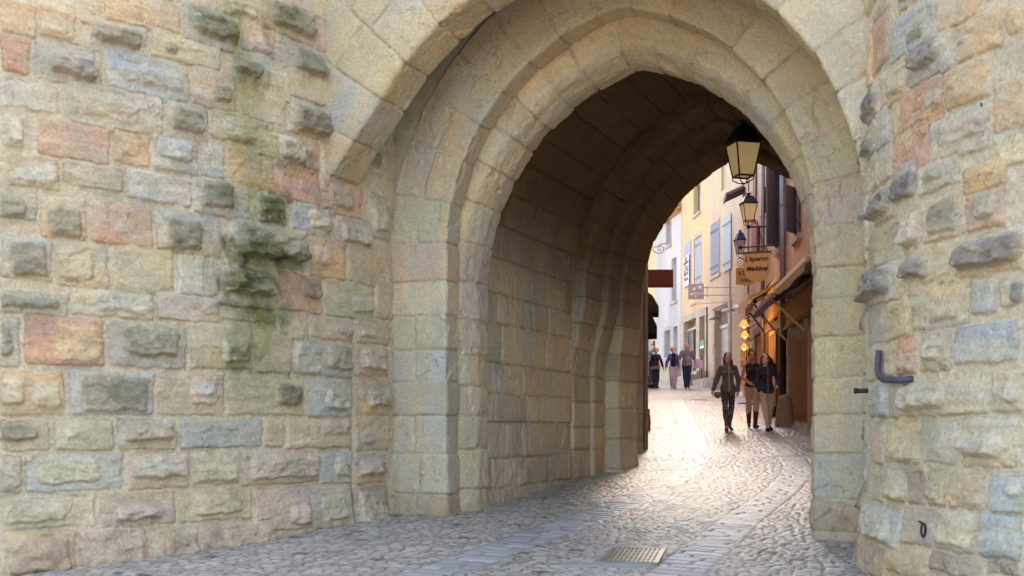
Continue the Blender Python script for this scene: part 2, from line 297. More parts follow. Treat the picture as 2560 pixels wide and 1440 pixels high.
LS=[(0,0,92,90,'org'),(95,10,190,98,'org',(105,40,170,85,.02,'yel')),(195,0,255,62,'tan'),(258,0,452,76,'org'),(0,86,78,186,'red'),
(84,100,243,214,'gry',(120,140,240,188,.10,'gdk')),(225,48,372,150,'gry',(232,62,355,112,.10,'drk')),(376,86,556,164,'yel',(405,106,437,132,.05,'lic')),
(455,18,600,120,'gry',(485,38,590,92,.10,'drk')),(603,60,690,150,'pnk',(620,85,680,130,.03,None)),(556,0,652,50,'grn',(570,0,640,38,.05,'yel')),(656,0,818,100,'pnk',(680,18,785,78,.07,'drk')),
(244,140,259,214,'mau'),(262,136,475,252,'blu',(300,170,460,215,.02,None)),(478,170,590,275,'mau',(525,215,575,255,.05,'lic')),(580,124,686,212,'gry',(586,150,650,188,.11,'drk')),
(692,104,822,198,'gry',(735,128,808,186,.09,'drk')),(670,170,822,268,'yel'),(0,202,152,276,'pal'),(165,216,410,336,'gry',(200,240,350,300,.02,None)),
(414,256,525,362,'gry',(425,268,505,330,.06,'lic')),(595,226,715,312,'tan'),(528,290,722,366,'grn',(560,300,640,350,.03,'pal')),(722,250,822,345,'gry',(735,270,815,335,.13,'drk')),
(0,288,62,372,'gry',(20,310,58,360,.05,'pal')),(92,302,274,402,'red'),(280,326,378,412,'org',(300,345,350,390,.02,None)),(382,345,500,432,'blu',(395,352,480,400,.05,'blu')),(500,352,563,446,'blu'),
(640,332,768,420,'grn',(698,342,760,402,.07,'pal')),(772,350,800,436,'red'),(800,356,826,440,'wht'),(15,386,150,472,'tan',(40,412,140,455,.03,'pal')),(155,402,310,472,'tan'),
(564,378,688,480,'org'),(690,410,803,514,'red'),(806,452,906,546,'red',(820,468,880,520,.04,'brn')),(318,430,480,508,'pal'),(482,450,625,545,'gry',(500,452,580,520,.05,'lic')),
(0,475,95,552,'tan',(0,486,62,545,.05,'lic')),(96,490,216,600,'org',(120,512,200,592,.05,'lic')),(228,503,384,616,'red'),(388,525,555,640,'gry',(415,548,500,625,.05,'drk')),
(620,480,716,572,'gry',(642,492,708,560,.07,'mos')),(728,508,832,592,'blu',(772,528,830,575,.04,'cre')),(838,542,930,622,'pnk',(852,562,925,612,.07,'gry')),(926,486,978,600,'gry',(930,500,965,578,.05,'pal')),
(0,590,134,702,'gry',(20,606,120,690,.06,'drk')),(138,600,275,722,'tan',(150,615,235,700,.03,'tan')),(280,612,436,740,'yel'),(440,634,514,742,'pal'),(516,640,562,742,'gry'),
(578,556,766,668,'gry',(592,574,756,648,.17,'drk')),(768,594,864,702,'org',(785,620,822,662,.05,'pnk')),(868,612,980,720,'tan'),(545,666,690,772,'gry',(566,672,676,736,.15,'drk')),
(692,680,806,782,'red',(756,696,798,746,.07,'lic')),(812,700,935,798,'grn',(880,740,930,780,.04,'gry')),(938,700,980,800,'tan'),(0,728,174,790,'gry',(0,742,148,768,.06,'lic')),(178,725,388,796,'cre',(235,735,380,780,.02,'pal')),
(390,735,550,806,'pnk',(500,740,545,790,.02,None)),(58,788,262,916,'red',(140,810,250,905,.02,'org')),(0,790,54,922,'gry',(0,815,30,890,.05,'lic')),(268,805,468,922,'gry',(302,822,442,888,.07,'lic')),
(474,806,632,925,'yel',(555,840,620,905,.04,'grn')),(550,775,690,806,'grn'),(692,775,772,850,'grn'),(634,830,730,936,'tan'),(732,850,882,942,'blu',(735,858,800,935,.03,'blu'),(816,862,874,922,.07,'lic')),
(775,790,882,850,'mau',(845,815,880,840,.04,'lic')),(888,800,975,862,'tan',(898,820,935,842,.04,'gry')),(888,862,972,942,'pnk',(900,872,962,926,.07,'mau')),
(0,925,164,1042,'org',(0,945,65,1010,.05,'tan'),(80,950,150,1020,.03,'tan')),(170,925,386,1040,'blu',(200,938,370,1030,.04,'lic')),(392,930,564,1040,'tan',(478,940,545,1012,.04,'pnk'),(490,955,535,990,.02,'blu')),
(568,938,762,1040,'yel',(690,962,752,1012,.07,'drk')),(766,944,880,1044,'blu',(812,975,866,1024,.07,'gry')),(886,944,975,1040,'tan',(918,968,972,1016,.08,'gry')),
(0,1045,126,1130,'tan',(0,1062,102,1100,.08,'drk')),(132,1045,286,1128,'yel',(160,1062,220,1098,.02,'grn')),(290,1045,442,1128,'gry',(310,1056,432,1104,.10,'brn')),(446,1043,656,1122,'blu'),(658,1045,712,1120,'tan'),
(715,1045,877,1122,'cre',(800,1055,872,1085,.03,'mau')),(886,1042,975,1128,'tan',(900,1075,935,1110,.04,'mau')),
(0,1134,58,1236,'gry',(0,1145,52,1225,.03,'mau')),(62,1130,310,1232,'blu',(95,1145,250,1210,.04,'grn')),(315,1128,475,1224,'pnk',(330,1140,466,1194,.06,'gry')),(480,1122,600,1214,'grn',(490,1160,590,1205,.04,'grn')),
(602,1122,800,1212,'pnk',(625,1135,790,1195,.06,'mau')),(802,1125,878,1210,'blu',(835,1140,865,1190,.05,'grn')),(886,1130,966,1210,'pnk',(895,1145,962,1186,.10,'mau')),
(0,1240,240,1322,'cre',(0,1260,170,1305,.03,'yel')),(244,1230,438,1316,'mau',(284,1264,402,1298,.09,'mau')),(440,1222,630,1302,'yel',(480,1240,600,1285,.05,'tan')),(632,1214,776,1328,'pnk',(720,1260,770,1310,.08,'mau')),(778,1212,876,1320,'gry',(800,1240,860,1300,.04,'gry')),(880,1212,968,1322,'brn',(890,1225,955,1310,.08,'gry')),
(0,1326,184,1440,'tan',(10,1345,170,1430,.05,'brn')),(190,1320,364,1432,'pnk',(260,1350,350,1420,.07,'brn')),(368,1312,490,1426,'gry',(380,1335,480,1410,.06,'brn')),(494,1300,678,1408,'pnk',(505,1320,670,1395,.12,'brn')),(684,1332,814,1400,'brn'),(818,1328,900,1366,'tan')]
RS=[(2157,100,2178,232,'org'),(2182,0,2222,62,'gry'),(2180,34,2222,170,'red'),(2225,14,2343,142,'blu',(2272,64,2320,96,.05,'lic')),(2347,0,2455,62,'org'),(2270,92,2388,202,'gry',(2287,96,2356,166,.10,'gdk')),
(2390,30,2505,138,'org',(2400,90,2425,112,.04,'drk')),(2508,10,2560,84,'org'),(2200,156,2268,268,'yel',(2225,170,2262,235,.04,'yel')),(2160,214,2194,302,'mau',(2162,230,2192,290,.07,'gdk')),
(2250,200,2358,326,'red',(2312,224,2350,270,.04,'wht')),(2360,150,2472,264,'org',(2372,190,2395,225,.03,'tan')),(2476,196,2560,332,'org'),(2226,250,2254,362,'yel'),(2190,266,2224,372,'blu'),
(2228,312,2323,450,'red'),(2325,270,2472,396,'cre',(2350,290,2470,350,.04,'mau')),(2474,322,2560,420,'cre'),(2152,320,2186,402,'gry',(2153,350,2180,395,.08,'gdk')),(2178,364,2228,462,'gry'),
(2232,402,2290,500,'mau',(2236,432,2288,498,.07,'gdk')),(2292,394,2400,476,'cre',(2315,410,2360,450,.05,'gry')),(2402,400,2520,478,'org'),(2410,470,2518,576,'red',(2435,470,2490,546,.07,'gry')),
(2185,466,2236,556,'gry',(2186,476,2232,536,.14,'gdk')),(2256,520,2306,628,'pnk',(2262,532,2300,610,.11,'mau')),(2308,490,2408,602,'tan',(2320,500,2392,582,.05,'lic')),(2170,560,2250,662,'grn'),
(2336,600,2396,712,'cre'),(2262,612,2334,716,'yel',(2263,646,2322,700,.10,'gdk')),(2396,578,2560,690,'tan',(2394,594,2556,664,.15,'gdk')),(2162,664,2236,762,'gry',(2166,670,2228,740,.15,'gdk')),
(2238,690,2304,752,'tan'),(2310,704,2424,822,'cre',(2325,776,2400,802,.06,'tan')),(2424,690,2492,790,'blu'),(2494,690,2560,770,'gry',(2530,705,2560,755,.08,'gdk')),
(2170,764,2208,862,'blu'),(2210,744,2274,850,'yel'),(2276,734,2312,832,'grn'),(2240,836,2292,940,'red',(2250,880,2290,930,.06,'brn')),(2294,822,2380,932,'tan',(2312,852,2352,900,.09,'gry')),
(2384,804,2546,912,'blu',(2385,830,2400,860,.03,'brn')),(2166,868,2236,950,'tan'),(2240,950,2472,1040,'cre',(2256,958,2366,1022,.12,'gry')),(2474,922,2560,1036,'tan',(2512,958,2560,1006,.09,'gry')),
(2174,958,2222,1046,'blu',(2180,965,2220,1040,.04,'blu')),(2224,950,2252,1050,'mau'),(2180,1050,2210,1162,'mau'),(2212,1048,2300,1162,'yel',(2230,1110,2300,1155,.05,'tan')),(2300,1046,2396,1162,'pal'),(2400,1040,2540,1172,'cre',(2406,1084,2508,1140,.11,'gry')),
(2182,1168,2212,1258,'yel'),(2214,1166,2262,1256,'grn',(2216,1180,2260,1250,.07,'yel')),(2264,1164,2312,1262,'brn'),(2314,1170,2364,1266,'yel',(2316,1200,2345,1250,.06,'tan')),(2366,1176,2466,1276,'cre',(2370,1190,2460,1265,.03,'org')),(2470,1184,2560,1284,'blu',(2515,1200,2560,1240,.07,'pal')),
(2164,1262,2256,1362,'blu',(2168,1270,2235,1345,.08,'pal')),(2258,1266,2338,1366,'mau'),(2340,1270,2446,1382,'cre',(2350,1285,2440,1370,.04,'yel')),(2450,1280,2560,1402,'blu',(2455,1330,2560,1390,.05,'blu')),
(2180,1366,2236,1440,'brn'),(2238,1376,2330,1440,'tan'),(2332,1384,2470,1440,'brn'),(2474,1400,2560,1440,'brn')]
# left tower: tangent to the gate axis where it meets the gate
ex_,ey_=g2w(-2.86,0); RL=10.5; lcx,lcy=ex_-RL*CT,ey_+RL*ST
aL=math.atan2(ey_-lcy,ex_-lcx)
MOSS=[(665,640,120,50,1),(625,718,85,45,1),(650,785,120,45,.8),(600,870,50,95,.7),(600,950,60,90,.35),(690,520,50,50,.6),(560,490,50,35,.45),(665,60,22,95,.7),(640,190,45,45,.6),(735,390,60,45,.6),(750,60,60,60,.5),(540,60,60,45,.45),(730,720,60,40,.3),(285,985,70,40,.3)]
left_tower,uzL,posL=tower('tower',lcx,lcy,RL,aL,-1,LS,[],'large round tower of bossed stones streaked with green moss, left of the arch',11,-1.5,9.0,(0,5.6),MOSS,seam=(881,798,1312))
# right tower
sx_,sy_=g2w(2.79,-1.30); RR_=4.1; ph=R(12); rcx,rcy=sx_+RR_*math.cos(ph),sy_-RR_*math.sin(ph)
aR=math.atan2(sy_-rcy,sx_-rcx)
PK=.72
right_tower,uzR,posR=tower('tower',rcx,rcy,RR_,aR,+1,RS,[],'pale round tower of bossed stones with iron fittings, right of the arch',23,-1.2,5.0,(0,3.0))
# ---------------------------------------------------------------- the gate between the towers
gate=empty('arched_gate',(GX,GY,0),-TH,'pointed stone gate of three nested arches with a deep vaulted passage','gate')
def arch_path(w,zs,c,step,z0=-.6,jamb=None,zcut=-9,flare=None):
    "intrados from the left foot over the point to the right foot: points, outward normals, path length"
    Rr=w+c; a=math.acos(c/Rr); n1=max(2,int((zs-z0)/step)); n2=max(4,int(Rr*a/step))
    z=np.linspace(z0,zs,n1,endpoint=False); t=np.linspace(0,a,n2)
    ww=np.full_like(z,w) if jamb is None else jamb(z)
    xr=np.concatenate([ww,-c+Rr*np.cos(t)]); zr=np.concatenate([z,zs+Rr*np.sin(t)])
    nx=np.concatenate([np.ones_like(z),np.cos(t)]); nz=np.concatenate([np.zeros_like(z),np.sin(t)])
    # bisected normal close to the point so the two halves meet
    k=sstep(.35,0,np.abs(xr))*(zr>zs); nx=nx*(1-k); nn=np.hypot(nx,nz); nx/=nn; nz/=nn
    X=np.concatenate([-xr,xr[::-1][1:]]); Z=np.concatenate([zr,zr[::-1][1:]]); NX=np.concatenate([-nx,nx[::-1][1:]]); NZ=np.concatenate([nz,nz[::-1][1:]])
    if flare: X=X-(X<0)*flare[2]*sstep(flare[0],flare[1],Z)
    kk=np.where(X<0,Z>=zcut,Z>=min(zcut,2.7)); X,Z,NX,NZ=X[kk],Z[kk],NX[kk],NZ[kk]
    s=np.concatenate([[0],np.cumsum(np.hypot(np.diff(X),np.diff(Z)))])
    return X,Z,NX,NZ,s
def section(pts,step,rad=.03):
    "polyline (d,y) sampled evenly with rounded corners"
    P=[np.array(p,float) for p in pts]; out=[P[0]]
    for i in range(1,len(P)-1):
        a,b,c=P[i-1],P[i],P[i+1]; ra=min(rad,np.linalg.norm(a-b)*.45,np.linalg.norm(c-b)*.45)
        p0=b+(a-b)/np.linalg.norm(a-b)*ra; p2=b+(c-b)/np.linalg.norm(c-b)*ra
        for t in np.linspace(0,1,6): out.append((1-t)**2*p0+2*t*(1-t)*b+t*t*p2)
    out.append(P[-1]); Q=np.array(out); L=np.concatenate([[0],np.cumsum(np.linalg.norm(np.diff(Q,axis=0),axis=1))])
    s=np.linspace(0,L[-1],max(3,int(L[-1]/step))); return np.interp(s,L,Q[:,0]),np.interp(s,L,Q[:,1]),s
def order(name,w,zs,c,sec,joints,cols,seed,step=.014,jamb=None,z0=-.6,rad=.03,split=None,rough=.006,mort=MORT,gap=.004,wear=.010,mul=1.0,edge=0,vjs=None,foot=0,var=.08,zcut=-9,flare=None,vault_shade=None):
    X,Z,NX,NZ,s=arch_path(w,zs,c,step,z0,jamb,zcut,flare); d,y,v=section(sec,step,rad)
    rs=random.Random(seed); bl=[]
    J=joints(s,Z,X)
    for i,(a,b) in enumerate(zip(J[:-1],J[1:])):
        vs=[-.1]+(vjs(rs,i) if vjs else [])+[v[-1]+.1]
        for e0,e1 in zip(vs[:-1],vs[1:]):
            bl.append(block(a,b,e0,e1,cols((a+b)/2,(e0+e1)/2,rs,i,float(np.interp((a+b)/2,s,Z)),float(np.interp((a+b)/2,s,X))),(),d=rs.uniform(-.006,.006),r=.018,rough=rough,chip=.018 if rs.random()<.35 else 0))
    UU,VV,H,C=field(s,v,bl,mort,seed,gap=gap,wear=wear,var=var,mrough=.004,strat=.5)
    H=H+.012
    sm=(.45*sstep(-.1,.5,fbm(UU*1.6,VV*2.6,seed+95,5)))[...,None]; C=C*(1-sm)+np.array(cols(0,0,random.Random(1),99,9,0) if False else (K['tan'] if not vault_shade else PC))*(1+.12*fbm(UU*24,VV*24,seed+96,3))[...,None]*sm
    dk=(.25*sstep(.12,.5,fbm(UU*1.1,VV*2.2,seed+97,5)))[...,None]; C=C*(1-dk)+C*np.array([.72,.68,.58])*dk
    D=d[None,:]; Y=y[None,:]
    px=X[:,None]+NX[:,None]*D; pz=Z[:,None]+NZ[:,None]*D; py=np.broadcast_to(Y,px.shape)
    P=np.stack([px,py,pz],-1)
    du=np.gradient(P,axis=0); dv=np.gradient(P,axis=1); N=np.cross(du,dv); N/=np.linalg.norm(N,axis=-1,keepdims=True)+1e-9
    # orient towards the viewer's side (opening / front)
    ref=np.stack([-NX[:,None]*np.ones_like(D),-np.ones_like(px),-NZ[:,None]*np.ones_like(D)],-1)
    sg=np.sign((N*ref).sum(-1).mean()); N*=sg
    if edge: # worn arris
        ei=v[np.argmin(np.abs(d)+np.abs(y-sec[0][1])*.0)] if False else None
    if foot:
        fk=np.clip((.9-pz)/1.1,0,1); H=H+foot*fk**2*(1+.6*fbm(UU*2.5,VV*5,seed+5))+fk*.02*fbm(UU*5,VV*5,seed+8)-.03*fk*sstep(.1,.5,fbm(UU*1.8,VV*3,seed+9))
        k=(.5*sstep(.45,-.1,pz+.2*fbm(UU*3,VV*3,seed+7)))[...,None]; C=C*(1-k)+C*np.array([.78,.70,.66])*k
    C=C*mul
    if vault_shade: k=sstep(vault_shade[0],vault_shade[1],pz+.25*fbm(UU*1.5,VV*1.5,seed+3))[...,None]; C=C*(1-k)+C*np.array(vault_shade[2])*k  # shade painted into the stone: it darkens towards the vault top
    return grid_obj(name,P,N,H,C,gate,flip=(sg<0)),(s,Z,X,v)
def jz(lz,rz,arc,seed):
    "joints given as heights on the left and right jamb, plus even voussoirs on the arch"
    def f(s,Z,X):
        half=s[-1]/2; rs=random.Random(seed); sl=s<half
        L=[float(np.interp(z,Z[sl],s[sl])) for z in lz]; Rr=[float(s[-1]-np.interp(z,Z[~sl][::-1],(s[-1]-s[~sl])[::-1])) for z in rz]
        a,b=max(L),min(Rr); n=int(round((b-a)/arc)); m=[a+(b-a)*(k+rs.uniform(-.16,.16))/n for k in range(1,n)]
        return sorted(L+m+Rr)
    return f
def zpx(y,Yd): return EYE+(HY-y)/FPX*Yd
DL=13.5; DR=11.5
lzs=[-.6]+[zpx(y,DL) for y in (1235,1135,1040,955,875,790,705,612,515,412,330)]
rzs=[-.6]+[zpx(y,DR) for y in (1332,1250,1135,1037,945,840,745,665,560,455,350)]
def pal(names): return lambda a,b,rs,i,z,x: K[rs.choice(names)]
ACOL=['tan','tan','gry','cre','tan','yel','pnk']
def c_mid(a,b,rs,i,z,x):
    if x<0 and z<3.7:
        for y0,y1,c in ((1400,1235,'brn'),(1235,1135,'gry'),(1135,1040,'gry'),(1040,955,'gry'),(955,875,'blu'),(875,790,'grn'),(790,705,'cre'),(705,612,'pnk'),(612,515,'grn'),(515,412,'tan'),(412,300,'gry')):
            if zpx(y0,DL)<z<=zpx(y1,DL): return K[c]
    if x>0 and z<3.9:
        for y0,y1,c in ((1450,1332,'gry'),(1332,1250,'brn'),(1250,1135,'gry'),(1135,1037,'tan'),(1037,945,'tan'),(945,840,'yel'),(840,745,'tan'),(745,665,'grn'),(665,560,'tan'),(560,455,'pnk'),(455,330,'grn')):
            if zpx(y0,DR)<z<=zpx(y1,DR): return K[c]
    return K[rs.choice(['tan','cre','tan','pnk','tan','yel'] if x>0 else ['tan','yel','tan','gry'])]
# outermost arch, in front of the portcullis slot
def cuts(lo,hi):
    def f(rs,i):
        out=[];a=rs.uniform(lo,hi)
        while a<3.2: out.append(a); a+=rs.uniform(lo,hi)
        return out
    return f
# section runs from far outside on the face to the arris and back along the soffit
jo=lambda z: 2.80+.16*sstep(2.75,2.2,z)
PC=lin(196,182,152)
order('outer_arch',2.80,2.98,.15,[(2.6,-1.35),(0,-1.35),(.0,-.82),(.06,-.80)],jz([3.42,3.9],[2.7,3.2,3.7],.50,3),pal(['tan','tan','cre','yel','tan','gry']),31,z0=2.4,zcut=3.42,flare=(4.75,3.45,.34),vjs=lambda rs,i:sorted([1.25+rs.uniform(-.15,.15)+.0,1.9+rs.uniform(-.1,.2)]),rad=.02)
order('middle_arch',2.155,3.2,.50,[(.74,0),(.0,0),(.0,.31),(.2,.33)],jz(lzs,rzs,.46,5),c_mid,32,foot=.05,rad=.02,vjs=lambda rs,i:[rs.uniform(.32,.5)] if (i<11 and rs.random()<.4) else [])
order('inner_arch',2.04,2.79,.615,[(.66,.34),(.13,.35),(.085,.42),(.0,.64),(.0,.93),(.14,.97)],jz([z+.05*math.sin(i) for i,z in enumerate(lzs[:10])],rzs[:10],.42,6),pal(['tan','gry','cre','pnk','tan']),33,foot=.06,rad=.05,rough=.010,wear=.016)
# passage walls and vault
PC=lin(196,182,152)
def c_pas(a,b,rs,i,z,x):
    k=rs.uniform(.84,1.08); q=rs.uniform(-.03,.03); return (PC[0]*(k+q),PC[1]*k,PC[2]*(k-q))
def rows(h0,h1,seed):
    def f(s,Z,X):
        rs=random.Random(seed); half=s[-1]/2; L=[];a=0
        while a<half: L.append(a); a+=rs.uniform(h0,h1)
        return L+[s[-1]-q for q in L[::-1]]
    return f
def vrun(L,lo=.4,hi=.85):
    def f(rs,i):
        out=[];a=rs.uniform(.15,.6)
        while a<L-.1: out.append(a); a+=rs.uniform(lo,hi)
        return out
    return f
order('vault',2.12,3.15,.87,[(0,.93),(0,4.22)],rows(.36,.52,8),c_pas,34,step=.018,vjs=vrun(3.3,.5,1.1),vault_shade=(2.0,4.5,(.22,.16,.10)),foot=.05,mort=lin(166,148,116),rough=.007)
jr=lambda w0,w1:(lambda z: w0+(w1-w0)*sstep(3.2,1.9,z))
order('vault_rib',1.90,3.12,.98,[(.20,4.2),(0,4.2),(0,4.98)],jz([-.6,-.1,.3,.75,1.1,1.5,1.9,2.3,2.7,3.1],[-.6,0,.5,1,1.5,2,2.5,3.1],.40,9),c_pas,35,vault_shade=(1.6,4.0,(.22,.16,.10)),step=.018,jamb=jr(1.90,2.10),foot=.04,mort=lin(166,148,116),rad=.02)
order('rear_rib',1.80,3.12,.98,[(.26,4.96),(0,4.96),(0,5.55)],jz([-.6,-.1,.3,.75,1.1,1.5,1.9,2.3,2.7,3.1],[-.6,0,.5,1,1.5,2,2.5,3.1],.40,9),c_pas,36,vault_shade=(1.6,4.0,(.22,.16,.10)),step=.018,jamb=jr(1.80,2.04),foot=.04,mort=lin(166,148,116),rad=.02)
order('exit_arch',1.72,3.16,.80,[(.40,5.52),(0,5.52),(0,6.5),(.9,6.5)],jz([-.6,-.1,.42,.9,1.4,1.85,2.3,2.75,3.16],[-.6,0,.5,1,1.5,2,2.5,3.16],.36,10),c_pas,37,vault_shade=(1.6,4.0,(.22,.16,.10)),step=.018,jamb=jr(1.72,1.79),foot=.17,mort=lin(166,148,116),rad=.04,rough=.012,wear=.02)
M_plain=mat('plain_masonry',lin(180,170,142),.9,noise=.2,nscale=4,bump=.02,bscale=12)
mb=MB(); mb.box(-9,-2.25,.36,6.46,-1.2,9.6); mb.box(2.25,9,.36,6.46,-1.2,9.6); mb.box(-2.24,2.24,.36,6.46,6.35,9.6)
mb.box(-3.6,3.6,-1.33,-.86,8.1,9.6); mb.build('gatehouse_wall',M_plain,gate)
# slab of masonry behind the middle arch ring, up in the slot
mb=MB()
for sx in (-1,1):
    P=[(sx*2.88,3.2),(sx*2.88,9),(0,9),(0,6.5)]+[(sx*(2.86*math.cos(t)),3.2+ (6.5-3.2)*math.sin(t)) for t in np.linspace(math.pi/2,0,10)[1:-1]]
    mb.prism(P,.02,.30)
mb.build('slot_wall',M_plain,gate)
mb=MB(); mb.box(-3.2,3.2,-.85,.3,9.0,9.3); mb.build('slot_ceiling',M_plain,gate)
# ---------------------------------------------------------------- paving

M_sett=mat('worn_granite_setts',rough=.43,attr=True,noise=.22,nscale=55,bump=.006,bscale=40,spec=.6)
ys=np.concatenate([np.arange(-60,9.2,1.2),np.arange(9.2,20.5,.019),np.arange(20.5,36,.035),np.arange(36,62,.25),np.arange(62,121,2.0)]); xs=np.concatenate([np.arange(-60,-4.6,2.0),np.arange(-4.6,1.0,.022),np.arange(1.0,8.2,.020),np.arange(8.2,12,.25),np.arange(12,61,2.0)])
XX,YY=np.meshgrid(xs,ys,indexing='ij')
def surf(x,y): return float(G(y))+.018*float(fbm(np.array(x*.8),np.array(y*.8),5))*(6<y<34)+.006*float(fbm(np.array(x*5),np.array(y*5),6))*(6<y<34)
def hsh(a,b,s=0):
    n=(a.astype(np.int64)*374761393+b.astype(np.int64)*668265263+s*974634777)&0xffffffff; n=((n^(n>>13))*1274126177)&0xffffffff; return ((n^(n>>16))&0xffff)/65535.0
def bond(u,v,rh,cw,jit=.35,seed=0,gap=.005):
    i=np.floor(v/rh); w=cw*(.78+.5*hsh(i,i*0+7,seed)); uu=u/w+hsh(i,i*0+3,seed)*9; j=np.floor(uu+0)
    b0=j+(hsh(i,j,seed+1)-.5)*jit; b1=j+1+(hsh(i,j+1,seed+1)-.5)*jit
    lo=uu<b0; hi=uu>b1; j=j-lo+hi; b0=j+(hsh(i,j,seed+1)-.5)*jit; b1=j+1+(hsh(i,j+1,seed+1)-.5)*jit
    cu=(b0+b1)/2*w; hw=(b1-b0)/2*w-gap; cv=(i+.5)*rh; hv=rh/2-gap; x=uu*w-cu; y=v-cv; r=.018
    qx=np.abs(x)-hw+r; qy=np.abs(y)-hv+r; s=r-np.hypot(np.maximum(qx,0),np.maximum(qy,0))-np.minimum(np.maximum(qx,qy),0)
    return s,i,j,x,y
ca,sa=math.cos(R(-14)),math.sin(R(-14)); wx=.05*fbm(XX*3,YY*3,41,3); wy=.05*fbm(XX*3,YY*3,42,3)
uu=XX*ca+YY*sa+wx; vv=-XX*sa+YY*ca+wy+.10*np.sin(XX*1.3+.5*YY)
sd_,ci,cj,lx,ly=bond(uu,vv,.098,.125)
t1=hsh(ci,cj,5); t2=hsh(ci,cj,6); t3=hsh(ci,cj,7)
dome=.009*(1-np.exp(-np.maximum(sd_,0)/.010))+(t1-.5)*.004+lx*(t2-.5)*.10+ly*(t3-.5)*.12
cA,cB=np.array(lin(142,132,120)),np.array(lin(182,168,148)); tt=hsh(ci,cj,9)[...,None]; CG=cA*(1-tt)+cB*tt
sp=hsh(ci,cj,11); CG=np.where((sp>.985)[...,None],np.array(lin(166,122,104)),CG); CG=np.where((sp<.02)[...,None],np.array(lin(92,88,94)),CG)
# two curving bands of longer slabs and a cross band
def polydist(P):
    best=np.full(XX.shape,9.0); al=np.zeros(XX.shape); sg=np.zeros(XX.shape); acc=0
    for a_,b_ in zip(P[:-1],P[1:]):
        d=b_-a_; L=np.hypot(*d); d=d/L; rx=XX-a_[0]; ry=YY-a_[1]; t=rx*d[0]+ry*d[1]; n=-rx*d[1]+ry*d[0]; tc=np.clip(t,0,L); dd=np.hypot(t-tc,n); m=dd<best
        best=np.where(m,dd,best); al=np.where(m,acc+t,al); sg=np.where(m,n,sg); acc+=L
    return best,al,sg
def smooth_line(px):
    A=np.array([gp(*p)[:2] for p in px]); Q=[]
    for a_,b_ in zip(A[:-1],A[1:]):
        n=max(1,int(np.hypot(*(b_-a_))/.35)); Q+=[a_+(b_-a_)*k/n for k in range(n)]
    Q.append(A[-1]); Q=np.array(Q)
    for _ in range(5): Q[1:-1]=.25*Q[:-2]+.5*Q[1:-1]+.25*Q[2:]
    return Q
near=(XX>-4.6)&(XX<8.2)&(YY>9.2)&(YY<62)
for k,(px,wd) in enumerate((([(1640,972),(1672,985),(1692,1000),(1708,1035),(1723,1067),(1740,1105),(1744,1134),(1733,1172),(1705,1192),(1675,1205),(1633,1223),(1562,1259),(1500,1281),(1420,1312),(1330,1345),(1200,1395),(1100,1432),(960,1480),(800,1530)],.50),
   ([(1820,992),(1867,1025),(1893,1055),(1916,1084),(1945,1110),(1972,1134),(1997,1159),(1994,1185),(1975,1208),(1922,1250),(1850,1302),(1791,1352),(1715,1412),(1640,1475)],.50),([(1590,1139),(1800,1140),(2040,1137),(2150,1136)],.34))):
    dst,al,sg=polydist(smooth_line(px)); inb=(dst<wd/2)&near
    s2,i2,j2,x2,y2=bond(sg+.02*fbm(XX*6,YY*6,44+k)+5,al+wx*.4,.17 if k<2 else .6,.50 if k<2 else .16,.6,60+k,.006)
    s2=np.minimum(s2,wd/2-dst-.006); h2=.012*(1-np.exp(-np.maximum(s2,0)/.016))+(hsh(i2,j2,5)-.5)*.006+y2*(hsh(i2,j2,8)-.5)*.06
    dome=np.where(inb,h2,dome); sd_=np.where(inb,s2,sd_); q=hsh(i2,j2,9)[...,None]; CG=np.where(inb[...,None],np.array(lin(142,136,132))*(1-q)+np.array(lin(172,164,156))*q,CG)
m=sstep(-.003,.006,sd_); fade=sstep(40,34,YY); JC=np.array(lin(112,100,86))
dome=dome*m-.006*(1-m)+.003*fbm(XX*26,YY*26,48,3)
mm=(m*fade+(1-fade)*.85)[...,None]; CG=JC*(1-mm)*.75+CG*mm; CG=CG*(1+.12*fbm(XX*1.1,YY*1.1,49)+.10*fbm(XX*34,YY*34,50,2))[...,None]
und=(.018*fbm(XX*.8,YY*.8,5)+.006*fbm(XX*5,YY*5,6))*((YY>6)&(YY<34))
ZZ=G(YY)+und+near*dome*fade-.004
gr=mesh_np('street',np.stack([XX,YY,ZZ],-1),grid_faces(*XX.shape),M_sett,col=np.clip(CG,.01,1)); gr['kind']='structure'
# drain grates
def grate(px,w,d,n,m,label,rz,color,lift=.012):
    p=gp(*px); o=empty('drain_grate',(p.x,p.y,surf(p.x,p.y)+lift),rz,label,'drain grate')
    sl=math.atan((float(G(p.y+.3))-float(G(p.y-.3)))/.6); o.rotation_euler=(sl,0,rz)
    M=mat('worn_cast_iron_'+('pale' if color[0]>.3 else 'grey'),color,.38,metal=.55,noise=.2,nscale=20,bump=.001)
    f=MB(); t=.035
    f.box(-w/2,w/2,-d/2,-d/2+t,-.03,.006);f.box(-w/2,w/2,d/2-t,d/2,-.03,.006);f.box(-w/2,-w/2+t,-d/2+t,d/2-t,-.03,.006);f.box(w/2-t,w/2,-d/2+t,d/2-t,-.03,.006); f.build('frame',M,o)
    g=MB(); iw=w-2*t; idp=d-2*t; bw=iw/n*.45; bd=idp/m*.45
    for i in range(n+1): x=-iw/2+iw*i/n; g.box(max(x-bw/2,-iw/2),min(x+bw/2,iw/2),-idp/2,idp/2,-.004,.004)
    for j in range(m+1): y=-idp/2+idp*j/m; g.box(-iw/2,iw/2,max(y-bd/2,-idp/2),min(y+bd/2,idp/2),-.0045,.001)
    g.build('grid',M,o); h=MB(); h.box(-iw/2,iw/2,-idp/2,idp/2,-.0295,-.024); h.build('pit',M_dark,o)
    return o
o=grate((1584,1390),.54,.80,11,9,'cast iron drain grate set in the foreground cobbles',R(-13),lin(138,130,112))
g2=gp(1640,1069)
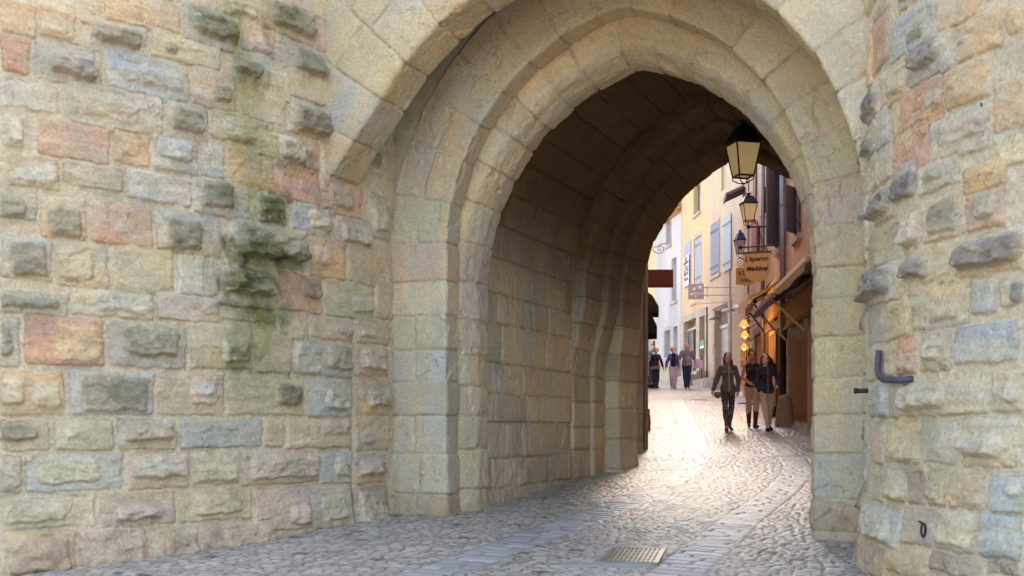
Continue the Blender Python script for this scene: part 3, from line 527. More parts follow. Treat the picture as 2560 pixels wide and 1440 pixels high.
grate((1640,1069),.36,.22,6,3,'small pale drain grate beside the left stone bollard',0,lin(225,218,205),.004)
grate((1746,1000),.55,.40,9,4,'dark drain grate far up the street behind the walkers',0,lin(110,104,98),.004)
# concrete patch next to the big grate
mb=MB(); p=gp(1510,1413); mb.box(-.42,.42,-.10,.10,-.03,.022); o=mb.build('drain_cover',mat('flat_grey_concrete',lin(140,134,128),.9,noise=.15,nscale=9),None,bevel=.006); o.location=(p.x,p.y,surf(p.x,p.y)-.004); o.rotation_euler=(0,0,R(4)); props(o,'flat grey concrete cover lying just in front of the large drain grate','cover')
# ---------------------------------------------------------------- houses along the street
class Facade:
    def __init__(s,name,P0,d,label,cat='house',group=None,depth=5.0,zoff=-.5):
        s.P=Vector(P0); s.d=Vector(d).normalized(); s.rz=math.atan2(s.d.y,s.d.x); s.z=float(G(P0[1]))
        s.o=empty(name,(P0[0],P0[1],s.z),s.rz,label,cat,group)
    def on(s,x,y,off=0):
        "photo pixel -> (u, z) in the facade's own axes on the plane 'off' metres in front of it"
        k=(x-HX)/FPX; n=Vector((s.d.y,-s.d.x)); P=s.P+n*off  # outward normal
        u=(k*P.y-P.x)/(s.d.x-k*s.d.y); Y=P.y+u*s.d.y
        return u,EYE+(HY-y)/FPX*Y-s.z
    def rect(s,x0,y0,x1,y1,off=0):
        "pixel box -> u0,u1,z0,z1 using its middle for the heights"
        u0,_=s.on(x0,y0,off);u1,_=s.on(x1,y0,off);xm=(x0+x1)/2;_,z1=s.on(xm,y0,off);_,z0=s.on(xm,y1,off); return min(u0,u1),max(u0,u1),z0,z1
    def wall(s,name,u0,u1,z0,z1,holes,m,thick=.32,fr=0,parent=None,jm=None):
        us=sorted({u0,u1,*[h[0] for h in holes],*[h[1] for h in holes]}); zs=sorted({z0,z1,*[h[2] for h in holes],*[h[3] for h in holes]})
        us=[u for u in us if u0<=u<=u1]; zs=[z for z in zs if z0<=z<=z1]; V=[];F=[]
        def q(a,b,c,d): i=len(V); V.extend([a,b,c,d]); F.append((i,i+1,i+2,i+3))
        for a,b in zip(us[:-1],us[1:]):
            for c,d in zip(zs[:-1],zs[1:]):
                cu,cz=(a+b)/2,(c+d)/2
                if any(h[0]<cu<h[1] and h[2]<cz<h[3] for h in holes): continue
                q((a,fr,c),(b,fr,c),(b,fr,d),(a,fr,d))
        for h in holes:
            a,b,c,d=h[0],h[1],max(h[2],z0),h[3]; t=fr+thick
            q((a,fr,c),(a,fr,d),(a,t,d),(a,t,c)); q((b,fr,c),(b,t,c),(b,t,d),(b,fr,d)); q((a,fr,d),(b,fr,d),(b,t,d),(a,t,d)); q((a,fr,c),(a,t,c),(b,t,c),(b,fr,c)); q((a,t,c),(b,t,c),(b,t,d),(a,t,d))
        me=bpy.data.meshes.new(name); me.from_pydata(V,[],F); me.update(); return link(name,me,m,parent or s.o)
    def mass(s,u0,u1,z0,z1,m,depth=5,name='side_walls'):
        mb=MB(); mb.box(u0,u1,.36,depth,z0,z1); 
        mb.add([(u0,0,z0),(u0,.36,z0),(u0,.36,z1),(u0,0,z1)],[(0,1,2,3)]); mb.add([(u1,0,z0),(u1,.36,z0),(u1,.36,z1),(u1,0,z1)],[(0,1,2,3)]); mb.add([(u0,0,z1),(u1,0,z1),(u1,.36,z1),(u0,.36,z1)],[(0,1,2,3)])
        return mb.build(name,m,s.o)
def plaster(name,c,c2=None,n=.12): return mat(name,c,.92,noise=n,nscale=1.6,bump=.006,bscale=30,stretch=(1,1,.35),col2=c2)
M_beige=plaster('beige_lime_render',lin(200,174,138),lin(188,160,130)); M_yel=plaster('yellow_lime_render',lin(206,174,122),lin(196,168,126)); M_white=plaster('white_lime_render',lin(196,188,180),lin(180,172,162))
M_or=plaster('orange_lime_render',lin(200,160,122),lin(174,142,114),.2); M_pink=plaster('pinkish_lime_render',lin(208,184,158),lin(196,170,146))
M_cut=mat('cut_limestone',lin(182,168,146),.9,noise=.16,nscale=5,bump=.01,bscale=25,col2=lin(160,148,128))
M_rough=mat('rough_stone_wall',lin(190,172,138),.95,noise=.25,nscale=7,bump=.04,bscale=9)
M_brown=mat('dark_brown_timber',lin(108,80,58),.7,noise=.25,nscale=14,bump=.004,bscale=30,stretch=(6,6,.6)); M_redw=mat('red_brown_painted_wood',lin(122,52,34),.6,noise=.2,nscale=20)
M_blue=mat('grey_blue_painted_wood',lin(116,122,130),.65,noise=.1,nscale=18,bump=.002,bscale=30,stretch=(5,5,.6)); M_lblue=mat('pale_grey_painted_wood',lin(164,168,168),.65,noise=.1,nscale=18,bump=.002,bscale=30,stretch=(5,5,.6)); M_lav=mat('lavender_painted_wood',lin(152,150,162),.65,noise=.1,nscale=18,stretch=(5,5,.6))
M_gbrown=mat('weathered_grey_brown_wood',lin(112,98,94),.8,noise=.28,nscale=12,bump=.004,bscale=30,stretch=(5,5,.5)); M_rgreen=mat('green_painted_wood',lin(96,150,110),.7,noise=.1)
M_glass=mat('dark_window_glass',(.03,.035,.045),.08,spec=.6); M_roll=mat('galvanised_roll_shutter',lin(170,158,142),.5,metal=.3,noise=.08,nscale=6); M_tile=mat('terracotta_roof_tile',lin(168,136,100),.9,noise=.3,nscale=8,bump=.01,bscale=20)
M_zinc=mat('grey_zinc_pipe',lin(128,122,118),.5,metal=.5,noise=.1); M_cream=mat('cream_awning_cloth',lin(222,202,152),.9,noise=.08,nscale=6); M_bark=mat('dark_awning_cloth',lin(52,42,38),.85,noise=.15,nscale=9)
def leaf(F,parent,u0,u1,z0,z1,y,m,boards=4,ang=0,hinge='l',name='shutter',th=.04):
    "a planked shutter leaf with ledges and strap hinges; ang opens it outwards"
    w=u1-u0; o=MB(); L=0 if hinge=='l' else -w
    for i in range(boards): o.box(L+w*i/boards+.004,L+w*(i+1)/boards-.004,-th,0,0,z1-z0)
    o.box(L+.004,L+w-.004,-th*.35,-.002,.0,z1-z0)
    for k in (.14,.86): o.box(L+.03,L+w-.03,-th-.022,-th-.002,(z1-z0)*k-.045,(z1-z0)*k+.045)
    s=o.build(name,m,parent); s.location=(u0 if hinge=='l' else u1,y,z0); s.rotation_euler=(0,0,ang)
    for k in (.14,.86): h=MB(); h.box(L+.0,L+w*.85 if hinge=='l' else L+w,-th-.030,-th-.022,(z1-z0)*k-.012,(z1-z0)*k+.012); h.build('strap_hinge',M_iron,s)
    return s
def window(F,r,m_pane=None,m_frame=None,depth=.22,mull=(1,2),frame_stone=None,sill=True,fw=.05):
    u0,u1,z0,z1=r; f=MB(); y=depth
    f.box(u0,u0+fw,y-.04,y+.03,z0,z1);f.box(u1-fw,u1,y-.04,y+.03,z0,z1);f.box(u0+fw,u1-fw,y-.04,y+.03,z0,z0+fw);f.box(u0+fw,u1-fw,y-.04,y+.03,z1-fw,z1)
    for i in range(1,mull[0]+1): x=u0+(u1-u0)*i/(mull[0]+1); f.box(x-.02,x+.02,y-.03,y+.02,z0+fw,z1-fw)
    for i in range(1,mull[1]+1): z=z0+(z1-z0)*i/(mull[1]+1); f.box(u0+fw,u1-fw,y-.028,y+.018,z-.015,z+.015)
    w=f.build('window',m_frame or M_lblue,F.o); p=MB(); p.box(u0+.02,u1-.02,y+.032,y+.05,z0+.02,z1-.02); p.build('pane',m_pane or M_glass,w)
    if frame_stone:
        g=MB(); t=.16; e=-.012
        g.box(u0-t,u0-.001,e,.1,z0-.02,z1+t);g.box(u1+.001,u1+t,e,.1,z0-.02,z1+t);g.box(u0-.001,u1+.001,e-.002,.1,z1+.001,z1+t+.03); g.build('surround',frame_stone,w)
    if sill: g=MB(); g.box(u0-.14,u1+.14,-.08,.12,z0-.16,z0-.022); g.build('sill',frame_stone or M_cut,w,bevel=.01)
    return w
def rollshutter(F,r,y=.2,name='roll_shutter',m=None,pitch=.085):
    u0,u1,z0,z1=r; n=int((z1-z0)/pitch); V=[];prof=[]
    for i in range(n):
        for t in (0,.25,.5,.75): prof.append((y-.018*math.sin(t*math.pi),z0+(i+t)*(z1-z0)/n))
    prof.append((y,z1)); V=[(u0,a,b) for a,b in prof]+[(u1,a,b) for a,b in prof]; k=len(prof)
    mb=MB(); mb.add(V,[(i,i+1,k+i+1,k+i) for i in range(k-1)]); return mb.build(name,m or M_roll,F.o,smooth=False)
def tiles_roof(F,u0,u1,z,over=.45,rows=3,name='roof',back=4.0,rise=1.5):
    mb=MB(); n=int((u1-u0)/.21)
    for i in range(n):
        a=u0+(u1-u0)*(i+.5)/n
        mb.tube([(a,-over,z+.06),(a,back,z+.06+rise)],[.085,.075],8)
    mb.box(u0,u1,-over+.05,back,z-.06,z+.02) if False else None
    mb.add([(u0,-over+.04,z),(u1,-over+.04,z),(u1,back,z+rise),(u0,back,z+rise)],[(0,1,2,3)])
    r=mb.build(name,M_tile,F.o,smooth=False)
    g=MB()
    for k in range(rows):
        e=over*(.75-.25*k)
        for i in range(n):
            a=u0+(u1-u0)*(i+.5*(k%2)+.25)/n; g.tube([(a,-e,z-.08-.13*k),(a,.02,z-.08-.13*k)],.075,8)
        g.box(u0,u1,-e*.9,.03,z-.175-.13*k,z-.145-.13*k)
    g.build('tiled_cornice',M_tile,r); return r
def quoins(F,u0,u1,z0,z1,h,m,name,y=-.02,jit=.0):
    mb=MB(); z=z0; i=0; rs=random.Random(int(u0*100))
    while z<z1-.05:
        hh=min(h*rs.uniform(.85,1.15),z1-z); e=rs.uniform(-.006,.006); mb.box(u0-jit*(i%2),u1+jit*(i%2),y+e,.3,z+.006,z+hh-.006); z+=hh;i+=1
    return mb.build(name,m,F.o,bevel=.012)
D1=Vector((.055,-1)); X1=lambda Y:11.135-.055*Y
# beige house
B=Facade('house',(X1(48.5),48.5),D1,'beige rendered house with grey blue shutters above a closed roll shutter door')
ub=B.on(1858,700)[0]
s1=B.rect(1777,556,1800,684); s2=B.rect(1811,540,1830,676); s3=B.rect(1803,404,1817,474); dr=B.rect(1789,802,1822,972); lint=B.rect(1784,772,1822,812)
s1r=(s1[0],s1[1],s1[2],s1[3])
B.wall('wall',0,ub,-.6,13.5,[s1r,s3,(dr[0],dr[1],-.6,lint[3])],M_beige); B.mass(0,ub,-.6,13.4,M_beige)
p=MB(); p.box(s3[0],s3[1],.10,.14,s3[2],s3[3]); p.build('blind_panel',mat('sand_panel',lin(184,166,134),.9),B.o)
leaf(B,B.o,s1[0],s1[1]-.08,s1[2]+.03,s1[3]-.03,.03,M_blue,5); leaf(B,B.o,s2[0],(s2[0]+s2[1])/2,s2[2],s2[3],-.02,M_lblue,3); leaf(B,B.o,(s2[0]+s2[1])/2,s2[1],s2[2],s2[3],-.02,M_lblue,3,hinge='r')
g=MB(); g.box(s1[1]-.06,s1[1],-.03,.2,s1[2]-.05,s1[3]+.05); g.box(s1[0]-.1,s1[1]+.1,-.07,.1,s1[2]-.2,s1[2]-.06); g.build('window_surround',M_cut,B.o)
rollshutter(B,(dr[0],dr[1],-.1,lint[2]-.12)); g=MB(); g.box(dr[0],dr[1],.14,.24,lint[2]-.12,lint[2]+.02)
for i in range(14): x=dr[0]+(dr[1]-dr[0])*(i+.5)/14; g.box(x-.012,x+.012,.17,.2,lint[2]+.02,lint[3])
g.build('transom_grille',M_roll,B.o)
quoins(B,dr[0]-.42,dr[0]-.01,-.3,lint[3]+.05,.6,M_cut,'door_jamb',-.05); quoins(B,dr[1]+.01,dr[1]+.42,-.3,lint[3]+.3,.6,M_cut,'door_jamb',-.05)
g=MB(); g.box(dr[0]-.42,dr[1]+.42,-.045,.1,lint[3]+.06,lint[3]+.14); g.build('lintel_moulding',M_gbrown,B.o)
g=MB(); g.box(0,ub,-.7,-.01,-.6,.22); g.build('doorstep',M_cut,B.o,bevel=.02)
g=MB(); u,_=B.on(1826,700); g.tube([(u,-.02,lint[3]+.1),(u,-.02,s2[2]+.1)],.018,6); g.build('cable',M_gbrown,B.o)
# spot lamps on the beige house
def spot(x,y,F,sz,label):
    u,z=F.on(x,y,.4); o=empty('spotlight',tuple(F.o.matrix_basis@Vector((u,0,z))),F.rz,label,'spotlight','spotlights on the beige house')
    m=MB(); m.tube([(0,0,0),(0,-.30,.06)],.022,6); m.build('bracket',M_iron,o)
    h=MB(); h.lathe([(.03,0),(.10*sz,-.04),(.15*sz,-.12),(.155*sz,-.15)],(0,-.34,.10),12); h.build('shade',mat('pale_lamp_enamel',lin(176,170,166),.5),o,smooth=True)
bpy.context.view_layer.update()
spot(1812,777,B,1.4,'pale wall spotlight over the roll shutter of the beige house'); spot(1775,797,B,1.0,'small dark spotlight left of the roll shutter, beside the stone jamb'); spot(1838,769,B,1.2,'spotlight at the right end of the beige house wall')
# yellow house
Yh=Facade('house',(X1(54.1),54.1),D1,'yellow rendered house with stone framed window and lavender shutters over a stone shopfront')
uy=Yh.on(1769,700)[0]
w1=Yh.rect(1735,456,1750,532); w2=Yh.rect(1736,594,1752,712); w3=Yh.rect(1713,612,1727,716); p1=Yh.rect(1712,800,1743,955); p2=Yh.rect(1751,790,1765,948)
zf=Yh.on(1735,782)[1]
Yh.wall('wall',0,uy,zf,12.3,[w1,w2],M_yel); Yh.mass(0,uy,-.8,12.2,M_yel)
Yh.wall('stone_shopfront',0,uy,-.8,zf-.004,[(p1[0],p1[1],-.8,p1[3]),(p2[0],p2[1],-.8,p2[3])],M_cut,fr=-.06,thick=.42)
window(Yh,w1,m_frame=M_blue,frame_stone=M_cut,mull=(1,2)); 
window(Yh,w2,frame_stone=M_cut,mull=(0,0)); leaf(Yh,Yh.o,w2[0]+.02,(w2[0]+w2[1])/2,w2[2]+.03,w2[3]-.03,.05,M_lav,3); leaf(Yh,Yh.o,(w2[0]+w2[1])/2,w2[1]-.02,w2[2]+.03,w2[3]-.03,.05,M_lav,3,hinge='r')
g=MB(); g.box(w3[0]-.1,w3[1]+.1,-.03,.05,w3[2],w3[3]+.1); g.build('grey_shutter',M_lav,Yh.o)
# shop door and dark shop window inside the openings
g=MB(); g.box(p1[0],p1[0]+(p1[1]-p1[0])*.42,.16,.2,-.6,p1[3]-.45); g.build('door',mat('slate_grey_door',lin(78,82,88),.6),Yh.o)
g=MB(); g.box(p1[0]+(p1[1]-p1[0])*.44,p1[1],.22,.24,-.6,p1[3]-.45); g.build('shop_window',mat('olive_dark_glass',(.05,.045,.015),.15),Yh.o)
g=MB(); g.box(p1[0],p1[1],.12,.2,p1[3]-.44,p1[3]-.34); g.box(p1[0]+(p1[1]-p1[0])*.42,p1[0]+(p1[1]-p1[0])*.44,.12,.2,-.6,p1[3]-.45); g.build('door_frame',M_roll,Yh.o)
g=MB(); g.box(p2[0],p2[1],.3,.34,-.6,p2[3]); g.build('recess_panel',M_cut,Yh.o)
g=MB(); g.box(-.2,uy+.1,-.8,-.07,-.8,.10); g.box(uy*.45,uy+.1,-.5,-.07,.10,.26); g.build('doorstep',M_cut,Yh.o,bevel=.02)
# white house
Wd=Vector((.121,-1)); WP=(7.54,58.97)
W=Facade('house',WP,Wd,'white rendered house with a tiled cornice and small windows, beyond the yellow house'); uw=W.on(1702,700)[0]
a1=W.rect(1666,550,1677,612); a2=W.rect(1679,645,1691,752); a3=W.rect(1662,826,1675,945); a4=W.rect(1683,816,1694,950); zr=W.on(1638,568)[1]
W.wall('wall',0,uw,-1.2,zr,[a1,a2,a3,a4],M_white); W.mass(0,uw,-1.2,zr-.05,M_white)
window(W,a1,frame_stone=M_cut,mull=(1,1)); window(W,a2,m_pane=M_lav,mull=(0,0)); window(W,a3,frame_stone=M_cut,mull=(0,1),sill=False); window(W,a4,mull=(0,0),sill=False,m_pane=mat('white_board',lin(196,192,200),.8))
tiles_roof(W,-.1,uw+.05,zr+.3,over=.55)
g=MB(); g.box(-.3,uw,-.55,-.01,-1.2,.9); g.build('stone_plinth',M_rough,W.o,bevel=.05)
# rough stone house closing the street
Ee=Facade('house',(5.6,61.5),(1,-.02),'rough tan stone house with a glazed door, closing the far end of the street'); zt=13
e1=Ee.rect(1612,838,1627,962); Ee.wall('wall',-1.5,3.4,-1.5,zt,[(e1[0],e1[1],-1,e1[3])],M_rough); Ee.mass(-1.5,3.4,-1.5,zt,M_rough)
window(Ee,(e1[0],e1[1],-.2,e1[3]),m_frame=mat('white_paint',lin(216,214,210),.6),mull=(0,1),sill=False,fw=.09); g=MB(); u0,u1,z0,z1=Ee.rect(1610,812,1637,832); g.box(u0,u1,-.1,.02,z0,z1); g.build('lintel',M_cut,Ee.o)
g=MB(); u0,u1,z0,z1=Ee.rect(1612,850,1623,905); g.box(u0,u1,.10,.12,z0,z1); o=g.build('poster',mat('bright_blue_poster',lin(70,150,190),.5),None); o.matrix_world=Matrix.Translation(Ee.o.location)@Matrix.Rotation(Ee.rz,4,'Z'); props(o,'bright blue poster behind the glass of the far stone house','poster')
g=MB(); u0,u1,z0,z1=Ee.rect(1629,853,1646,872); g.box(u0,u1,-.5,-.46,z0,z1); g.box((u0+u1)/2-.02,(u0+u1)/2+.02,-.46,0,z1-.1,z1-.04); o=g.build('dark_sign',mat('maroon_sign_board',lin(70,30,30),.6),None); o.matrix_world=Matrix.Translation(Ee.o.location)@Matrix.Rotation(Ee.rz,4,'Z'); o.name='sign_board'; props(o,'dark maroon sign board on the wall beyond the left walkers','sign')
# orange house on the right with shops
D2=Vector((-.11,-1)).normalized(); Y0=39.0; DD=Facade('shop_house',(3.74+.11*Y0,Y0),D2,'orange rendered shop house with open brown shutters and a dark stone archway')
ud=DD.on(1905,700)[0]; ue=(Y0-17.2)/1.0*1.005
sw1=DD.rect(1944,398,1951,622); sw2=DD.rect(1987,468,1996,592)
arc=DD.rect(1977,782,2075,1064); rs1=DD.rect(1893,842,1914,992); rs2=DD.rect(1946,830,1964,1030); rs0=DD.rect(1922,835,1942,1010)
ua_,ub_=arc[0],arc[0]+2.6; zsp=DD.on(1978,846)[1]; zap=DD.on(2016,783)[1]
DD.wall('wall',0,ue,-1.8,13.5,[(sw1[0],sw1[0]+1.05,sw1[2],sw1[3]),(sw2[0],sw2[0]+.95,sw2[2],sw2[3]),(ua_,ub_,-1.8,zap),(rs1[0],rs1[1],-1,rs1[3]),(rs2[0],rs2[1],-1,rs2[3]),(rs0[0],rs0[1],-1,rs0[3])],M_or,thick=.75)
g=MB(); g.box(0,ue,.8,5,-1.8,13.4); g.box(ue-.02,ue,0,.8,-1.8,13.4); g.box(0,.02,.001,.8,-1.8,13.4); g.build('side_walls',M_or,DD.o)
# stone surround of the archway: spandrels of a round head
um=(ua_+ub_)/2; ra=(ub_-ua_)/2; hd=zap-zsp
arcp=[(um-ra*math.cos(t),zsp+hd*math.sin(t)) for t in np.linspace(0,math.pi,19)]
g=MB(); poly=[(ua_,zap+.02)]+arcp[:10]+[(um,zap+.02)]; g.prism([(ua_,zap+.02),*arcp[:10],(um,zap+.02)],.02,.7); g.prism([(um,zap+.02),*arcp[9:],(ub_,zap+.02)],.02,.7); g.build('arch_head',M_cut,DD.o)
quoins(DD,ua_-.38,ua_-.002,-1.5,zsp,.55,M_cut,'arch_jamb',-.06)
arch2=[(um-(ra+.32)*math.cos(t),zsp+(hd+.3)*math.sin(t)) for t in np.linspace(math.pi,0,19)]
g=MB(); 
for i in range(18):
    q=[arcp[i],arcp[i+1],arch2[17-i],arch2[18-i]]; g.prism(q,-.05,.02)
g.build('arch_ring',M_cut,DD.o)
g=MB(); g.box(ua_,ub_,.60,.74,-1.6,zsp-.1); g.box(ua_+.02,ub_-.02,.55,.6,zsp-.12,zsp-.02); g.build('archway_infill',mat('ochre_stone_infill',lin(152,118,72),.95,noise=.3,nscale=9,bump=.03,bscale=14),DD.o)
g=MB(); g.box(ua_+.01,ub_-.01,.745,.79,zsp-.1,zap); g.build('shade_panel',M_dark,DD.o)  # black panel painting the shaded depth of the archway head
# timber shopfront posts, boards and closed shutters
for r in (rs1,rs2,rs0): rollshutter(DD,(r[0],r[1],-.9,r[3]-.05),.25,m=mat('brown_roll_shutter',lin(128,112,92),.6,metal=.2,noise=.1))
g=MB()
for r in (rs1,rs0,rs2):
    for x in (r[0]-.16,r[1]+.02): g.box(x,x+.15,-.07,.1,-1.2,r[3]+.1)
    g.box(r[0]-.2,r[1]+.2,-.10,.1,r[3]+.1,r[3]+.34)
g.build('timber_shopfront',M_brown,DD.o,bevel=.01)
r=DD.rect(1962,716,2030,790); uA,zA=DD.on(1964,806); uB,zB=DD.on(2024,768)
g=MB(); zb0=DD.on(1990,806)[1]; zb1=DD.on(1990,752)[1]; g.box(DD.on(1963,780)[0],ue-1,-.09,.05,zb0,zb1); g.build('fascia_board',mat('ochre_fascia_board',lin(158,112,68),.7,noise=.18,nscale=5,stretch=(.5,1,4)),DD.o)
g=MB()
for zz in (zb0-.03,zb1+.03): g.box(DD.on(1963,780)[0],ue-1,-.12,.05,zz-.04,zz+.04)
g.build('fascia_moulding',M_brown,DD.o)
def openwin(r,wd,lw,ang,label):
    window(DD,(r[0],r[0]+wd,r[2],r[3]),m_frame=M_redw,mull=(1,2),depth=.12)
    leaf(DD,DD.o,r[0]+wd-lw,r[0]+wd,r[2],r[3],-.03,M_gbrown,4,ang=-ang,hinge='r',th=.05)
openwin(sw1,1.05,.62,0,''); openwin(sw2,.95,.5,0,'')
# the near leaves stand out from the wall, seen broadside through the gate
u0,z0=DD.on(1951,610); 
def outleaf(xh,x1,y0,y1,w_):
    u,_=DD.on(xh,y0); _,za=DD.on(xh,y1); _,zb=DD.on(xh,y0)
    return leaf(DD,DD.o,u,u+w_,za,zb,-.03,M_gbrown,4,ang=-R(35),hinge='l',th=.05)
outleaf(1952,1986,404,618,.62); outleaf(1996,2014,470,584,.5)
# drain pipes
def pipe(F,x,y0,y1,label,x2=None,r=.055,brk=None):
    u,za=F.on(x,y0,.1); u2,_=F.on(x2 or x,y0,.1); _,zb=F.on(x2 or x,y1,.1); o=empty('drain_pipe',tuple(F.o.matrix_basis@Vector((u2,-.1,zb))),F.rz,label,'drain pipe','drain pipes on the shop house')
    m=MB(); m.tube([(0,0,0),(0,0,za-zb)],r,10); m.build('pipe',M_zinc,o,smooth=True)
    g=MB(); z=.4
    while z<za-zb: g=MB(); g.lathe([(r+.012,z),(r+.012,z+.05)],(0,0,0),10); g.box(-.015,.015,r*.5,.1,z+.01,z+.04); g.build('bracket',M_zinc,o); z+=1.6
    if brk: g=MB(); g.tube([(0,-.004,0),(0,-.004,brk)],r+.012,10); g.build('cast_foot',M_rust,o,smooth=True)
pipe(DD,1901,300,1000,'grey drain pipe behind the hanging shield sign',1907,.06)
pipe(DD,1950,300,1042,'grey drain pipe with rusty foot between the brown shutters and the awning',1957,.075,2.0)
pipe(DD,1871,300,960,'slim white downpipe at the far corner of the shop house',1871,.035)
# pinkish tall strip of facade: iron ties, orange painted blind niche
def wallstrip(name,x0,y0,x1,y1,m,e=.012):
    r=DD.rect(x0,y0,x1,y1); g=MB(); g.box(r[0],r[1],-e,.02,r[2],r[3]); g.prism([(r[0],r[3]),(r[1],r[3]),((r[0]+r[1])/2,r[3]+.35)],-e,.02); return g.build(name,m,DD.o)
wallstrip('painted_niche',1912,458,1922,560,mat('terracotta_paint',lin(206,122,74),.9,noise=.15,nscale=6))
wallstrip('painted_niche',1915,476,1921,560,M_pink,.02)
for (x,y,dx) in ((1914,500,.12),(1919,400,.1)): u,z=DD.on(x,y,.05); g=MB(); g.bar((u-dx,-.05,z-.35),(u+dx,-.08,z+.35),.05); g.build('wall_tie',M_rust,DD.o)
r=DD.rect(1884,556,1890,632); g=MB(); g.box(r[0],r[1]+.25,-.08,-.03,r[2],r[3]); g.build('red_shutter',M_redw,DD.o); r=DD.rect(1893,560,1898,632); g=MB(); g.box(r[0],r[1]+.2,-.10,-.05,r[2],r[3]); g.build('red_shutter',M_redw,DD.o)
r=DD.rect(1887,380,1893,520); g=MB(); g.box(r[0],r[1],-.06,-.02,r[2],r[3]); g.build('brown_shutter',M_gbrown,DD.o)
# green shutter at the far end, flat against the corner
g=MB(); u0,z0=DD.on(1866,534); u1,z1=DD.on(1866,472); g.box(-.32,-.02,.1,.14,z0,z1); 
for i in range(3): g.box(-.32+.1*i+.01,-.32+.1*(i+1)-.01,.08,.1,z0+.02,z1-.02)
g.build('green_shutter',M_rgreen,DD.o)
# small tiled pent roof over the street
pr=empty('pent_roof',tuple(DD.o.matrix_basis@Vector((.1,0,DD.on(1866,478)[1]))),DD.rz,'small projecting tiled canopy just below the big lantern','canopy')
g=MB(); 
for i in range(6): g.tube([(-.1+i*.17,-.62,-.02),(-.1+i*.17,-.02,.25)],.085,8)
g.build('tiles',mat('grey_old_tile',lin(96,88,80),.9,noise=.3,nscale=12),pr,smooth=False); g=MB(); g.add([(-.2,-.62,-.08),(.95,-.62,-.08),(.95,0,.2),(-.2,0,.2)],[(0,1,2,3)]); g.box(-.2,.95,-.66,-.62,-.14,.02); g.build('timber_frame',M_gbrown,pr)
# awnings
def awning(xa,ya,xb,yb,proj,drop,label,mb_,mc,arms=True,name='awning'):
    uA,zA=DD.on(xa,ya,proj); uB,zB=DD.on(xb,yb,proj); L=abs(uB-uA); z=(zA+zB)/2; u=min(uA,uB)
    o=empty(name,tuple(DD.o.matrix_basis@Vector((u,0,z))),DD.rz,label,'awning','awnings of the shop house')
    g=MB(); g.box(0,L,-proj-.05,-proj+.03,-.05,.05); g.build('front_bar',mb_,o,bevel=.01)
    n=max(3,int(L/.12)); V=[];
    for i in range(n+1):
        for t,(yy,zz) in enumerate(((-proj,-.02),(-proj*.5,drop*.5-.04),(0,drop))): V.append((L*i/n,yy,zz+.008*(i%2)))
    o2=mesh_np('canopy',V,grid_faces(n+1,3),mc,o,False)
    g=MB(); g.tube([(0,-.08,drop),(L,-.08,drop)],.09,10); g.build('roller',mc,o,smooth=True)
    if arms:
        for q in (.12,.88): g=MB(); g.bar((L*q,-proj,-.05),(L*q,-.04,-.75),.045); g.build('arm',M_cream if mb_ is M_zinc else mb_,o)
    # valance
    V=[(L*i/n,-proj-.052+.01*math.sin(i*2.2),zz) for i in range(n+1) for zz in (-.04,-.20-.02*(i%2))]; mesh_np('valance',V,grid_faces(n+1,2),mc,o,False)
    return o
awning(1889,800,1936,716,.75,.42,'dark folded awning with pale arms, middle of the shop house',M_zinc,M_bark)
awning(1944,719,2020,648,.62,.30,'cream edged awning above the ochre fascia board, nearest the gate',M_cream,mat('ochre_awning_cloth',lin(150,120,72),.9,noise=.2),arms=False)
awning(1850,774,1876,732,.85,.45,'cream cloth awning of the lit shop at the far end of the shop house',M_cream,M_cream,arms=False)
awning(1868,782,1888,745,.55,.45,'short black hooded awning next to the cream one',M_iron,M_bark)
# lit souvenir shop
M_lit=mat('glowing_bulb',(1,.42,.10),emit=1.2); M_warm=mat('lit_paper_shade',lin(250,170,80),emit=.10)
for i,(x,y,s,lb) in enumerate(((1860,812,.15,'brightly lit shade of the topmost shop lamp'),(1862,838,.13,'glowing shop lamp in the middle of the lit column'),(1861,868,.11,'low glowing shop lamp just above the postcards'))):
    u,z=DD.on(x,y,.55); o=empty('shop_lamp',tuple(DD.o.matrix_basis@Vector((u,-.55,z))),DD.rz,lb,'lamp','glowing lamps of the souvenir shop')
    g=MB(); g.lathe([(s*.3,s),(s,-.02),(s*1.05,-.05)],(0,0,0),12); g.build('shade',M_warm,o,smooth=True); g=MB(); g.lathe([(.01,-.1),(.05,-.06),(.05,0),(.02,.04)],(0,0,0),10); g.build('bulb',M_lit,o,smooth=True); g=MB(); g.tube([(0,0,s),(0,.55,s+.3)],.012,6); g.build('arm',M_iron,o)
pl=bpy.data.lights.new('shop_light','POINT'); pl.energy=9; pl.color=(1,.5,.15); pl.shadow_soft_size=.15; plo=bpy.data.objects.new('shop_light',pl); COL.objects.link(plo); u,z=DD.on(1862,850,.7); plo.location=DD.o.matrix_basis@Vector((u,-.75,z))
u,z=DD.on(1866,1000,.4); o=empty('postcard_rack',tuple(DD.o.matrix_basis@Vector((u,-.4,0.0))),DD.rz,'tall rack of yellow and white postcards under the shop lamps','rack')
zg=float(G(o.location.y)); o.location.z=zg; g=MB(); g.tube([(0,0,0),(0,0,1.9)],.02,6); g.lathe([(.25,0),(.25,.03)],(0,0,0),12); g.build('stand',M_iron,o); rs=random.Random(4)
for j in range(5):
    g=MB()
    for k in range(6):
        a=k*math.pi/3; M=Matrix.Translation((0,0,.55+j*.28))@Matrix.Rotation(a,4,'Z'); g.box(-.08,.08,-.17,-.16,0,.2,M)
    g.build('card_tier',mat('postcards_%s'%['yellow','white','orange'][j%3],[lin(220,180,90),lin(222,214,196),lin(214,140,80)][j%3],.6),o)
